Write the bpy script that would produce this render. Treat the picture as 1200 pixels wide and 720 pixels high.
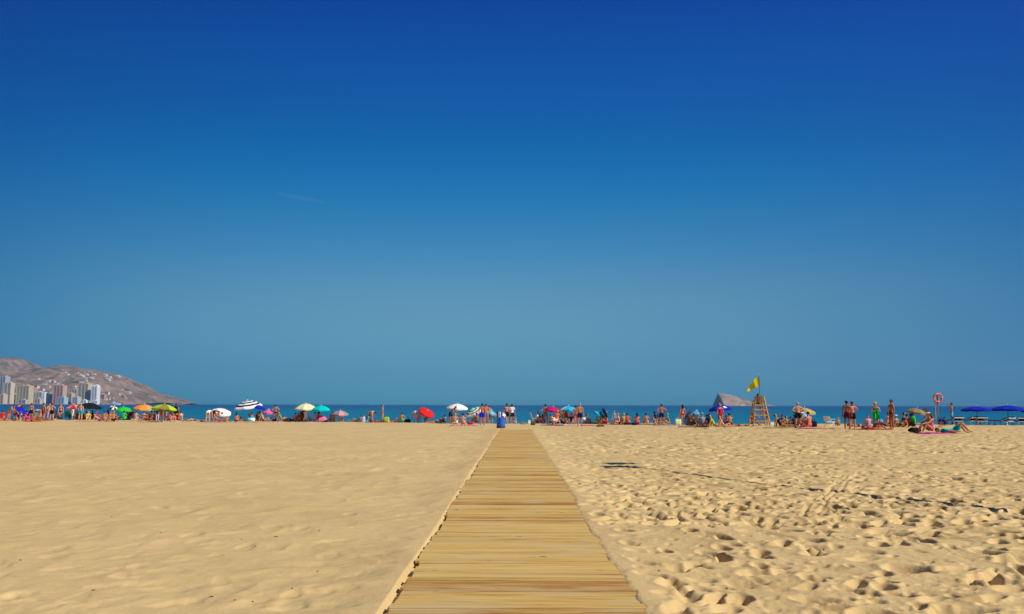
import bpy, bmesh, math, random
import numpy as np
from mathutils import Vector, Matrix, Quaternion
R = math.radians
random.seed(7)
S = bpy.context.scene
for _o in list(bpy.data.objects):
    bpy.data.objects.remove(_o)
COL = S.collection

# ------------------------------------------------------------------ camera
EYE = 1.65
F = 1000.0                      # focal length in pixels of a 1200 wide frame
cd = bpy.data.cameras.new('camera')
cam = bpy.data.objects.new('camera', cd)
COL.objects.link(cam)
cd.sensor_width = 36.0
cd.lens = 36.0 * F / 1200.0
cd.clip_start = 0.05
cd.clip_end = 60000.0
PITCH = math.atan((474.6 - 360.0) / F)
ROLL = math.atan(0.0022)
YAW = R(0.24)
cam.location = (0, 0, EYE)
CAMR = (Matrix.Rotation(YAW, 4, 'Z') @ Matrix.Rotation(R(90) + PITCH, 4, 'X') @ Matrix.Rotation(ROLL, 4, 'Z'))
cam.rotation_euler = CAMR.to_euler()
S.camera = cam

# ------------------------------------------------------------------ light
SUN_EL = R(40)
SUN_DIR = Vector((0.92, -0.39, 0)).normalized()          # horizontal direction towards the sun
world = bpy.data.worlds.new('World')
S.world = world
world.use_nodes = True
wn = world.node_tree
wn.nodes.clear()
wo = wn.nodes.new('ShaderNodeOutputWorld')
wb = wn.nodes.new('ShaderNodeBackground')
sky = wn.nodes.new('ShaderNodeTexSky')
sky.sky_type = 'NISHITA'
sky.sun_disc = False
sky.sun_elevation = SUN_EL
sky.sun_rotation = math.atan2(SUN_DIR.x, SUN_DIR.y)
sky.altitude = 0
sky.air_density = 1.0
sky.dust_density = 0.4
sky.ozone_density = 4.0
# deep blue: the clear-air colour of the sky by height above the horizon
tcw = wn.nodes.new('ShaderNodeTexCoord'); sxw = wn.nodes.new('ShaderNodeSeparateXYZ')
wn.links.new(tcw.outputs['Generated'], sxw.inputs[0])
rw = wn.nodes.new('ShaderNodeValToRGB')
SKY_RAMP = [(0.0, (.13, .83, 1.59)), (.034, (.21, .77, 1.28)), (.074, (.40, .86, 1.12)), (.124, (.57, .98, 1.10)), (.173, (.34, .96, 1.20)), (.245, (.02, .88, 1.31)),
            (.316, (.0, .64, 1.29)), (.383, (.0, .56, 1.36)), (.44, (.0, .38, 1.30)), (.56, (.0, .38, 1.15)), (.80, (.80, .90, 1.0))]
el_ = rw.color_ramp.elements
while len(el_) > 1: el_.remove(el_[-1])
for i, (p, c) in enumerate(SKY_RAMP):
    e = el_[0] if i == 0 else el_.new(p)
    e.position = p; e.color = (c[0] / 1.6, c[1] / 1.6, c[2] / 1.6, 1)
wn.links.new(sxw.outputs['Z'], rw.inputs[0])
m1 = wn.nodes.new('ShaderNodeVectorMath'); m1.operation = 'MULTIPLY'
m2 = wn.nodes.new('ShaderNodeVectorMath'); m2.operation = 'SCALE'; m2.inputs['Scale'].default_value = 1.6
wn.links.new(sky.outputs[0], m1.inputs[0]); wn.links.new(rw.outputs[0], m1.inputs[1]); wn.links.new(m1.outputs[0], m2.inputs[0])
# the sky tint darkens to the left and right of the view direction
el_[0].position = el_[0].position; rw.color_ramp.interpolation = 'B_SPLINE'
cm = wn.nodes.new('ShaderNodeCombineXYZ')
qx = wn.nodes.new('ShaderNodeMath'); qx.operation = 'MULTIPLY'; wn.links.new(sxw.outputs['X'], qx.inputs[0]); wn.links.new(sxw.outputs['X'], qx.inputs[1])
for ci, (kq, kx, mn) in enumerate(((2.6, .0, .22), (1.55, .05, .40), (.95, .12, .55))):
    a_ = wn.nodes.new('ShaderNodeMath'); a_.operation = 'MULTIPLY_ADD'; a_.inputs[1].default_value = -kq; a_.inputs[2].default_value = 1.0; wn.links.new(qx.outputs[0], a_.inputs[0])
    b_ = wn.nodes.new('ShaderNodeMath'); b_.operation = 'MULTIPLY_ADD'; b_.inputs[1].default_value = kx; wn.links.new(sxw.outputs['X'], b_.inputs[0]); wn.links.new(a_.outputs[0], b_.inputs[2])
    c_ = wn.nodes.new('ShaderNodeMath'); c_.operation = 'MAXIMUM'; c_.inputs[1].default_value = mn; wn.links.new(b_.outputs[0], c_.inputs[0])
    wn.links.new(c_.outputs[0], cm.inputs[ci])
m3 = wn.nodes.new('ShaderNodeVectorMath'); m3.operation = 'MULTIPLY'
wn.links.new(m2.outputs[0], m3.inputs[0]); wn.links.new(cm.outputs[0], m3.inputs[1])
wn.links.new(m3.outputs[0], wb.inputs['Color'])
wn.links.new(wb.outputs[0], wo.inputs['Surface'])
wb.inputs['Strength'].default_value = 0.075
sl = bpy.data.lights.new('sun', 'SUN')
sl.energy = 4.9
sl.angle = R(0.55)
sl.color = (1.0, 0.93, 0.80)
sun = bpy.data.objects.new('sun', sl)
COL.objects.link(sun)
sv = Vector((SUN_DIR.x * math.cos(SUN_EL), SUN_DIR.y * math.cos(SUN_EL), math.sin(SUN_EL)))
sun.rotation_euler = sv.to_track_quat('Z', 'Y').to_euler()
sun.location = sv * 50
S.view_settings.view_transform = 'Standard'
S.view_settings.look = 'None'
S.view_settings.exposure = 0.0
S.view_settings.gamma = 1.0
S.view_settings.use_curve_mapping = False
S.render.engine = 'CYCLES'
S.cycles.use_denoising = True
S.cycles.max_bounces = 6
S.cycles.volume_bounces = 0
S.cycles.transparent_max_bounces = 12

# ------------------------------------------------------------------ helpers
def hor_photo(px):
    return float(np.interp(px, [0, 130, 230, 370, 465, 650, 940, 1100, 1200],
                           [470.2, 471.5, 472.6, 474.0, 475.0, 476.0, 474.9, 474.0, 473.8]))

def ray(px, py):
    """world direction of a photograph pixel, measured from the photograph's own local horizon"""
    y = 474.6 + 0.0022 * (px - 600) + (py - hor_photo(px))
    d = Vector(((px - 600) / F, -(y - 360) / F, -1.0))
    return (CAMR.to_3x3() @ d)

def crest(x):
    return 75.0 - 0.30 * x

def sm(t):
    t = np.clip(t, 0, 1)
    return t * t * (3 - 2 * t)

def ground(x, y):
    """smooth height of the beach"""
    x = np.asarray(x, float); y = np.asarray(y, float)
    d = y - (75.0 - 0.30 * x)
    g = 0.20 * sm((x - 10) / 14.0) * sm((y - 28) / 20.0)
    g = g - 0.35 * sm((d - 1.0) / 4.0) - 1.15 * sm((d - 2.5) / 16.0) - 2.0 * sm((d - 16) / 60.0)
    return g

SAND = []
def sand_z(x, y, default=0.0):
    """height of the built sand surface"""
    if not SAND: return default
    h = SAND[0].ray_cast(Vector((x, y, 6)), Vector((0, 0, -1)))
    return h[1].z if h[0] else default

def at(px, py):
    """point of the beach seen at a photograph pixel"""
    d = ray(px, py)
    z = 0.0
    P = Vector((0, 0, 0))
    for _ in range(12):
        t = (z - EYE) / d.z
        P = Vector((d.x * t, d.y * t, z))
        z = float(ground(P.x, P.y))
    if P.y > crest(P.x) + 0.6:                # stands behind the crest of the beach
        k = d.x / d.y
        y = (75.0 + 0.6) / (1 + 0.30 * k)
        dd = min(1.1, (P.y - crest(P.x)) * 0.08)
        y += dd
        P = Vector((k * y, y, 0)); z = float(ground(P.x, P.y))
    return Vector((P.x, P.y, sand_z(P.x, P.y, z)))

def far(px, py, dist):
    d = ray(px, py)
    t = dist / d.y
    return Vector((d.x * t, dist, EYE + d.z * t))

def tag(o, label=None, cat=None, group=None, kind=None):
    if label: o['label'] = label
    if cat: o['category'] = cat
    if group: o['group'] = group
    if kind: o['kind'] = kind
    return o

def empty(name, loc=(0, 0, 0), rz=0.0):
    o = bpy.data.objects.new(name, None)
    o.empty_display_size = 0.2
    COL.objects.link(o)
    o.location = loc
    o.rotation_euler = (0, 0, rz)
    return o

def link(name, me, parent=None, mats=None):
    o = bpy.data.objects.new(name, me)
    COL.objects.link(o)
    if mats is not None:
        if not isinstance(mats, (list, tuple)):
            mats = [mats]
        if not me.materials:
            for m in mats: me.materials.append(m)
        else:
            for i, m in enumerate(mats):
                o.material_slots[i].link = 'OBJECT'
                o.material_slots[i].material = m
    if parent: o.parent = parent
    return o

def fin(name, bm, mats, parent=None, smooth=False):
    bmesh.ops.recalc_face_normals(bm, faces=bm.faces)
    me = bpy.data.meshes.new(name)
    bm.to_mesh(me); bm.free()
    if smooth:
        for p in me.polygons: p.use_smooth = True
    return link(name, me, parent, mats)

def box(bm, c, s, rot=None, mi=0):
    """box centre c, full size s"""
    M = Matrix.Translation(Vector(c))
    if rot is not None: M = M @ rot
    M = M @ Matrix.Diagonal((s[0], s[1], s[2], 1))
    r = bmesh.ops.create_cube(bm, size=1.0, matrix=M)
    fs = set()
    for v in r['verts']:
        for f in v.link_faces: fs.add(f)
    for f in fs: f.material_index = mi
    return r['verts']

def bar(bm, a, b, w, h=None, mi=0):
    a = Vector(a); b = Vector(b); h = h or w
    q = (b - a).to_track_quat('Z', 'Y').to_matrix().to_4x4()
    return box(bm, (a + b) / 2, (w, h, (b - a).length), q, mi)

def tube(bm, pts, rad, n=8, mi=0, cap=True):
    pts = [Vector(p) for p in pts]
    if not hasattr(rad, '__len__'): rad = [rad] * len(pts)
    rings = []
    for i, p in enumerate(pts):
        t = (pts[min(i + 1, len(pts) - 1)] - pts[max(i - 1, 0)]).normalized()
        q = t.to_track_quat('Z', 'Y')
        rings.append([bm.verts.new(p + q @ Vector((math.cos(2 * math.pi * k / n) * rad[i], math.sin(2 * math.pi * k / n) * rad[i], 0))) for k in range(n)])
    for a, b in zip(rings[:-1], rings[1:]):
        for k in range(n):
            f = bm.faces.new((a[k], a[(k + 1) % n], b[(k + 1) % n], b[k])); f.material_index = mi
    if cap:
        f = bm.faces.new(rings[0][::-1]); f.material_index = mi
        f = bm.faces.new(rings[-1]); f.material_index = mi
    return rings

def lathe(bm, prof, n=24, mi=0, c=(0, 0, 0)):
    """prof list of (r,z[,mi]) from bottom to top"""
    rings = []
    c = Vector(c)
    for p in prof:
        r, z = p[0], p[1]
        if r < 1e-5:
            rings.append([bm.verts.new(c + Vector((0, 0, z)))])
        else:
            rings.append([bm.verts.new(c + Vector((r * math.cos(2 * math.pi * k / n), r * math.sin(2 * math.pi * k / n), z))) for k in range(n)])
    for i in range(len(rings) - 1):
        a, b = rings[i], rings[i + 1]
        m = prof[i][2] if len(prof[i]) > 2 else mi
        for k in range(n):
            k2 = (k + 1) % n
            vs = []
            for v in (a[k % len(a)], a[k2 % len(a)], b[k2 % len(b)], b[k % len(b)]):
                if v not in vs: vs.append(v)
            if len(vs) > 2:
                f = bm.faces.new(vs); f.material_index = m

# ---- numpy value noise
_rng = np.random.RandomState(3)
_PERM = _rng.rand(256, 256)
def noise(x, y, seed=0):
    x = np.asarray(x, float) + seed * 37.17; y = np.asarray(y, float) + seed * 11.73
    xi = np.floor(x).astype(int); yi = np.floor(y).astype(int)
    fx = x - xi; fy = y - yi
    fx = fx * fx * fx * (fx * (fx * 6 - 15) + 10); fy = fy * fy * fy * (fy * (fy * 6 - 15) + 10)
    a = _PERM[xi % 256, yi % 256]; b = _PERM[(xi + 1) % 256, yi % 256]
    c = _PERM[xi % 256, (yi + 1) % 256]; d = _PERM[(xi + 1) % 256, (yi + 1) % 256]
    return ((a * (1 - fx) + b * fx) * (1 - fy) + (c * (1 - fx) + d * fx) * fy) * 2 - 1
def fbm(x, y, o=4, seed=0):
    s = 0; a = 1.0; t = 0
    for i in range(o):
        s = s + a * noise(np.asarray(x) * 2 ** i, np.asarray(y) * 2 ** i, seed + i * 5); t += a; a *= 0.5
    return s / t

# ------------------------------------------------------------------ materials
MATS = {}
def mat(name, col, rough=0.8, spec=0.3, var=0.12, scale=12.0, metal=0.0, bump=0.0):
    key = (name, tuple(col), rough, var)
    if key in MATS: return MATS[key]
    m = bpy.data.materials.new(name)
    m.use_nodes = True
    nt = m.node_tree; b = nt.nodes['Principled BSDF']
    b.inputs['Roughness'].default_value = rough
    b.inputs['Metallic'].default_value = metal
    b.inputs['Specular IOR Level'].default_value = spec
    c = (col[0], col[1], col[2], 1)
    if var > 0:
        tc = nt.nodes.new('ShaderNodeTexCoord')
        no = nt.nodes.new('ShaderNodeTexNoise'); no.inputs['Scale'].default_value = scale; no.inputs['Detail'].default_value = 4
        mr = nt.nodes.new('ShaderNodeMapRange'); mr.inputs[1].default_value = 0.3; mr.inputs[2].default_value = 0.7
        mr.inputs[3].default_value = 1 - var; mr.inputs[4].default_value = 1 + var
        mx = nt.nodes.new('ShaderNodeMix'); mx.data_type = 'RGBA'; mx.blend_type = 'MULTIPLY'; mx.inputs[0].default_value = 1
        mx.inputs[6].default_value = c
        nt.links.new(tc.outputs['Object'], no.inputs['Vector'])
        nt.links.new(no.outputs['Fac'], mr.inputs[0]); nt.links.new(mr.outputs[0], mx.inputs[7])
        nt.links.new(mx.outputs[2], b.inputs['Base Color'])
        if bump > 0:
            bp = nt.nodes.new('ShaderNodeBump'); bp.inputs['Strength'].default_value = bump; bp.inputs['Distance'].default_value = 0.02
            nt.links.new(no.outputs['Fac'], bp.inputs['Height']); nt.links.new(bp.outputs[0], b.inputs['Normal'])
    else:
        b.inputs['Base Color'].default_value = c
    MATS[key] = m
    return m

CLR = {
 'red': (0.62, 0.02, 0.02), 'crimson': (0.50, 0.015, 0.05), 'darkred': (0.16, 0.01, 0.015), 'navy': (0.012, 0.02, 0.08), 'black': (0.012, 0.012, 0.015),
 'blue': (0.01, 0.04, 0.60), 'royal': (0.01, 0.02, 0.42), 'teal': (0.0, 0.42, 0.42), 'turq': (0.0, 0.55, 0.50), 'sky': (0.12, 0.48, 0.75),
 'aqua': (0.02, 0.45, 0.72), 'green': (0.02, 0.55, 0.04), 'lime': (0.42, 0.60, 0.02), 'olive': (0.25, 0.24, 0.04), 'yellow': (0.80, 0.62, 0.02),
 'cream': (0.78, 0.74, 0.42), 'white': (0.82, 0.82, 0.80), 'grey': (0.25, 0.26, 0.28), 'slate': (0.10, 0.17, 0.25), 'orange': (0.75, 0.28, 0.05), 'tan': (0.48, 0.36, 0.16),
 'pink': (0.80, 0.12, 0.35), 'magenta': (0.50, 0.01, 0.28), 'purple': (0.20, 0.03, 0.30), 'rose': (0.72, 0.30, 0.34), 'brown': (0.13, 0.05, 0.02), 'khaki': (0.30, 0.22, 0.10),
 'lilac': (0.55, 0.42, 0.62), 'salmon': (0.70, 0.20, 0.12)}
def cloth(c): return mat('cloth_' + c, CLR[c], 0.9, 0.1, 0.08, 9.0)
SKIN = {'pale': (0.66, 0.34, 0.20), 'fair': (0.62, 0.29, 0.14), 'tan': (0.54, 0.22, 0.08), 'bronze': (0.36, 0.12, 0.04), 'red': (0.60, 0.17, 0.07), 'dark': (0.20, 0.07, 0.03)}
def skin(c): return mat('skin_' + c, SKIN[c], 0.5, 0.35, 0.07, 7.0)
HAIR = {'black': (0.010, 0.008, 0.008), 'brown': (0.05, 0.022, 0.01), 'blond': (0.45, 0.30, 0.10), 'grey': (0.38, 0.36, 0.34)}
def hairm(c): return mat('hair_' + c, HAIR[c], 0.6, 0.3, 0.2, 40.0)
WOOD = mat('weathered_wood', (0.50, 0.33, 0.12), 0.8, 0.2, 0.25, 6.0)
WHITEP = mat('white_plastic', (0.78, 0.78, 0.76), 0.4, 0.5, 0.04, 4.0)
POLE = mat('pole_metal', (0.55, 0.55, 0.55), 0.4, 0.5, 0.05, 4.0)
DARKM = mat('dark_metal', (0.06, 0.06, 0.07), 0.5, 0.5, 0.05, 4.0)

# ================================================================== SETTING
def sand_material():
    m = bpy.data.materials.new('sand'); m.use_nodes = True
    nt = m.node_tree; b = nt.nodes['Principled BSDF']; L = nt.links.new
    b.inputs['Roughness'].default_value = 0.95; b.inputs['Specular IOR Level'].default_value = 0.15
    tc = nt.nodes.new('ShaderNodeTexCoord')
    n1 = nt.nodes.new('ShaderNodeTexNoise'); n1.inputs['Scale'].default_value = 0.35; n1.inputs['Detail'].default_value = 5
    n2 = nt.nodes.new('ShaderNodeTexNoise'); n2.inputs['Scale'].default_value = 9; n2.inputs['Detail'].default_value = 6; n2.inputs['Roughness'].default_value = 0.7
    n3 = nt.nodes.new('ShaderNodeTexNoise'); n3.inputs['Scale'].default_value = 140; n3.inputs['Detail'].default_value = 3
    for n in (n1, n2, n3): L(tc.outputs['Object'], n.inputs['Vector'])
    cr = nt.nodes.new('ShaderNodeValToRGB')
    cr.color_ramp.elements[0].position = 0.3; cr.color_ramp.elements[0].color = SAND_A
    cr.color_ramp.elements[1].position = 0.7; cr.color_ramp.elements[1].color = SAND_B
    ma = nt.nodes.new('ShaderNodeMath'); ma.operation = 'MULTIPLY_ADD'; ma.inputs[1].default_value = 0.5
    L(n1.outputs['Fac'], ma.inputs[0])
    mb = nt.nodes.new('ShaderNodeMath'); mb.operation = 'MULTIPLY'; mb.inputs[1].default_value = 0.25; L(n2.outputs['Fac'], mb.inputs[0])
    mc = nt.nodes.new('ShaderNodeMath'); mc.operation = 'MULTIPLY_ADD'; mc.inputs[1].default_value = 0.25; L(n3.outputs['Fac'], mc.inputs[0]); L(mb.outputs[0], mc.inputs[2])
    L(mc.outputs[0], ma.inputs[2]); L(ma.outputs[0], cr.inputs[0])
    # patches of darker brown sand, placed by noise, mostly on the trodden right side
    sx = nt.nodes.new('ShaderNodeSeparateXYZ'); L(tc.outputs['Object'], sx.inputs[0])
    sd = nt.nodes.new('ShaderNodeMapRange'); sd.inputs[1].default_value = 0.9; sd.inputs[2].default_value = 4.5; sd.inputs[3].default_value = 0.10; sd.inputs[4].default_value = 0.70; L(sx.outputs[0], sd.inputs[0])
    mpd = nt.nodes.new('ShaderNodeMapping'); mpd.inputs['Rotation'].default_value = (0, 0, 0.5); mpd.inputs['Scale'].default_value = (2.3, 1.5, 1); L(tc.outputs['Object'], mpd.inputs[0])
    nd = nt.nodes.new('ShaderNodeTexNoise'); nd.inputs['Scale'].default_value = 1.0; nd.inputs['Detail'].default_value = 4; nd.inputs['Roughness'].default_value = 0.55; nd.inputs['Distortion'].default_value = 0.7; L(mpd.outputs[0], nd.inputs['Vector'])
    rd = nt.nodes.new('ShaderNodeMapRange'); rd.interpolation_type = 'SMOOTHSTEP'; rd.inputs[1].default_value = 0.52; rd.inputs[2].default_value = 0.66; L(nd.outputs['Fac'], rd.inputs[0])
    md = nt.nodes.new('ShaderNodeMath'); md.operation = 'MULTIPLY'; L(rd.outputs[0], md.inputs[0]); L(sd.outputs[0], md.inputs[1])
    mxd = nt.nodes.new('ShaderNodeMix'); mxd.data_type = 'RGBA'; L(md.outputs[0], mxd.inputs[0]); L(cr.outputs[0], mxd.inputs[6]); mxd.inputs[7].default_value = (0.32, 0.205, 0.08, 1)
    L(mxd.outputs[2], b.inputs['Base Color'])
    b1 = nt.nodes.new('ShaderNodeBump'); b1.inputs['Strength'].default_value = 0.7; b1.inputs['Distance'].default_value = 0.02; L(n2.outputs['Fac'], b1.inputs['Height'])
    b2 = nt.nodes.new('ShaderNodeBump'); b2.inputs['Strength'].default_value = 0.8; b2.inputs['Distance'].default_value = 0.004; L(n3.outputs['Fac'], b2.inputs['Height'])
    L(b1.outputs[0], b2.inputs['Normal']); L(b2.outputs[0], b.inputs['Normal'])
    return m
SAND_A = (0.55, 0.385, 0.168, 1); SAND_B = (0.71, 0.51, 0.238, 1)

BW = 1.03          # half width of the boardwalk
BX = 0.02
def board_z(y):
    """level of the boardwalk's top"""
    return 0.035 + 0.015 * np.sin(y * 0.37) + 0.012 * np.sin(y * 0.83 + 1)
BOARD_END = 57.5

def build_sand():
    rng = np.random.RandomState(11)
    ny1 = np.arange(-60, 4.0, 2.0)
    yy = [4.0]
    while yy[-1] < 96: yy.append(yy[-1] + max(0.012, 0.0029 * yy[-1]))
    ny = np.concatenate([ny1, np.array(yy), np.array([98, 102, 108, 116, 126, 140, 160, 200, 260])])
    ud = np.linspace(-0.84, 1.04, 1170)
    out = np.cumsum(0.02 * 1.28 ** np.arange(1, 19))
    u = np.concatenate([-0.84 - out[::-1], ud, 1.04 + out])
    w = np.maximum(ny, 4.0) + 1.0
    X = u[None, :] * w[:, None]
    Y = np.repeat(ny[:, None], len(u), 1)
    H = ground(X, Y)
    dist = np.sqrt(X ** 2 + Y ** 2)
    # broad undulation
    H += 0.035 * fbm(X * 0.16, Y * 0.16, 3, 1) * sm((np.abs(X - BX) - 1.3) / 3)
    dxa = np.abs(X - BX) - BW
    nearb = sm(1 - dxa / 1.0) * sm((BOARD_END + 4 - Y) / 5)
    H = H * (1 - nearb) + (board_z(Y) + 0.001) * nearb
    # left: wind softened hollows; right: freshly trodden
    side = sm((X - BX - 0.95) / 0.6)           # 0 left 1 right
    xw = X + 0.35 * fbm(X * 0.9, Y * 0.9, 2, 4); yw = Y + 0.35 * fbm(X * 0.9, Y * 0.9, 2, 9)
    soft = 1 - np.abs(noise(xw * 0.85, yw * 1.15, 21)) * 1.6
    soft2 = 1 - np.abs(noise(xw * 2.1, yw * 2.6, 23)) * 1.6
    H += (1 - side) * (0.021 * (soft - .5) + 0.012 * (soft2 - .5) + 0.008 * fbm(X * 3, Y * 3, 3, 31) + 0.002 * fbm(X * 14, Y * 14, 2, 33)) * sm((BX - BW - X) / 0.5 + 0.1)
    H += side * (0.020 * fbm(X * 0.9, Y * 0.9, 3, 41) + 0.009 * fbm(X * 3.3, Y * 3.3, 2, 43) + 0.006 * fbm(X * 13, Y * 13, 3, 45)) * sm((X - BX - BW) / 0.25)
    # footprints
    def stamp(sx, sy, a, rx, ry, dep, rim=0.16):
        rr = max(rx, ry) * 2.0
        r0 = np.searchsorted(ny, sy - rr); r1 = np.searchsorted(ny, sy + rr)
        if r1 <= r0 or r0 >= len(ny): return
        ww = sy + 1.0
        c0 = np.searchsorted(u, (sx - rr) / ww) - 1; c1 = np.searchsorted(u, (sx + rr) / ww) + 1
        c0 = max(c0, 0)
        if c1 <= c0: return
        dx = X[r0:r1, c0:c1] - sx; dy = Y[r0:r1, c0:c1] - sy
        ca, sa = math.cos(a), math.sin(a)
        p = (dx * ca + dy * sa) / rx; q = (-dx * sa + dy * ca) / ry
        p = p + 0.25 * q * q
        r = np.sqrt(p * p + q * q)
        hole = -dep * 1.35 * (1 - sm((r - 0.45) / 0.6))
        ring = dep * rim * np.exp(-((r - 1.25) / 0.28) ** 2)
        H[r0:r1, c0:c1] += hole + ring
    def trample(n, ymin, ymax, side_, dep, rad):
        for _ in range(n):
            y = math.exp(rng.uniform(math.log(ymin), math.log(ymax)))
            if side_ > 0: x = rng.uniform(BX + BW + 0.12, 1.03 * (y + 1))
            else: x = rng.uniform(-0.74 * (y + 1), BX - BW - 0.3)
            a = rng.normal(0.9, 1.0); s = rng.uniform(0.7, 1.3)
            f = sm((x - BX - BW) / 2.0) * 0.35 + 0.65 if side_ > 0 else 1.0
            stamp(x, y, a, rad * s * rng.uniform(1.0, 1.7), rad * s * 0.75, dep * rng.uniform(0.35, 1.2) * f)
    trample(760, 4.2, 16, 1, 0.085, 0.13)
    trample(1300, 4.2, 20, 1, 0.022, 0.065)
    trample(3300, 12, 36, 1, 0.070, 0.12)
    trample(5000, 30, 74, 1, 0.078, 0.17)
    trample(500, 5, 30, -1, 0.010, 0.16)
    trample(1500, 25, 80, -1, 0.018, 0.2)
    # walking tracks on the right
    for _ in range(34):
        y = rng.uniform(6, 60); x = rng.uniform(1.6, 0.7 * y); a = rng.normal(1.2, 0.7)
        for k in range(14):
            sd = 0.12 * (1 if k % 2 else -1)
            px_, py_ = x - math.sin(a) * sd, y + math.cos(a) * sd
            if px_ > BX + BW + 0.2 and py_ < 74: stamp(px_, py_, a, 0.19, 0.10, 0.06, 0.25)
            x += math.cos(a) * 0.62; y += math.sin(a) * 0.62
            if y < 5: break
    # two wheel tracks
    for (A, B) in (((1005, 552), (948, 606)), ((992, 556), (935, 604))):
        pa, pb = at(*A), at(*B)
        n = int((pb - pa).length / 0.12)
        for k in range(n):
            p = pa.lerp(pb, k / n)
            stamp(p.x + 0.05 * math.sin(k * .2), p.y, math.atan2(pb.y - pa.y, pb.x - pa.x), 0.11, 0.05, 0.016, 0.4)
    for _ in range(1):                        # wind has rounded the edges
        Hs = H.copy(); Hs[1:-1, 1:-1] = (H[1:-1, 1:-1] * 2 + H[:-2, 1:-1] + H[2:, 1:-1] + H[1:-1, :-2] + H[1:-1, 2:]) / 6; H = Hs
    H += side * 0.0045 * fbm(X * 24, Y * 24, 2, 61) * sm((X - BX - BW) / 0.2) * (Y < 26)
    # the trough the boardwalk lies in, with sand lapping over its right edge and a hollow along its left
    dxl = (BX - BW) - X                       # distance left of the left edge
    dxr = X - (BX + BW)
    bz = board_z(Y)
    inside = sm((0.02 - np.maximum(dxl, dxr)) / 0.05)
    hollow = np.clip(noise(Y * 0.55, Y * 0 + 5, 3) * 1.0 + noise(Y * 2.1, Y * 0 + 2, 6) * 0.7 + 0.75, 0, 1.25)
    lap = np.clip(0.55 + 0.7 * noise(Y * 0.8, X * 0.5, 51) + 0.5 * noise(Y * 2.7, X * 2.0, 52), 0, 1.3)
    endcov = sm((Y - (BOARD_END - 3.5)) / 3.0 + 0.35 * noise(X * 1.2, Y * .6, 8))
    on = Y < BOARD_END + 1.0
    # a gap has opened along the left edge, boards end above it
    H = H - 0.046 * hollow * sm(1 - (dxl - 0.036) / 0.022) * (dxl > -0.08) * on
    # on the right the sand is level with the boards and laps a little over them
    lipw = 0.045 * lap + 0.03 * noise(Y * 7.3, X * 6, 57)
    wr = (dxr > -0.25) * (dxr < 0) * on
    H = np.where(wr, bz + 0.012 * sm((dxr + lipw) / 0.12 + 0.4) - 0.02 * sm((-dxr - lipw) / 0.05) + 0.004 * noise(X * 9, Y * 9, 3), H + 0.008 * nearb * (dxr > 0))
    core = (dxl <= -0.06) & (dxr <= -0.24) & on
    cz = bz - 0.05 + endcov * 0.075
    H = np.where(core, cz, H)
    nv = X.size; nr, nc = X.shape
    co = np.empty((nv, 3), np.float32); co[:, 0] = X.ravel(); co[:, 1] = Y.ravel(); co[:, 2] = H.ravel()
    idx = np.arange(nv).reshape(nr, nc)
    q = np.stack([idx[:-1, :-1], idx[:-1, 1:], idx[1:, 1:], idx[1:, :-1]], -1).reshape(-1, 4)
    me = bpy.data.meshes.new('sand')
    me.vertices.add(nv); me.vertices.foreach_set('co', co.ravel())
    me.loops.add(q.size); me.loops.foreach_set('vertex_index', q.ravel().astype(np.int32))
    me.polygons.add(len(q)); me.polygons.foreach_set('loop_start', np.arange(0, q.size, 4, dtype=np.int32))
    me.polygons.foreach_set('use_smooth', np.ones(len(q), bool))
    me.update(calc_edges=True)
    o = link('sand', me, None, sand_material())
    tag(o, kind='structure')
build_sand()
bpy.context.evaluated_depsgraph_get().update()
SAND.append(bpy.data.objects['sand'])

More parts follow.
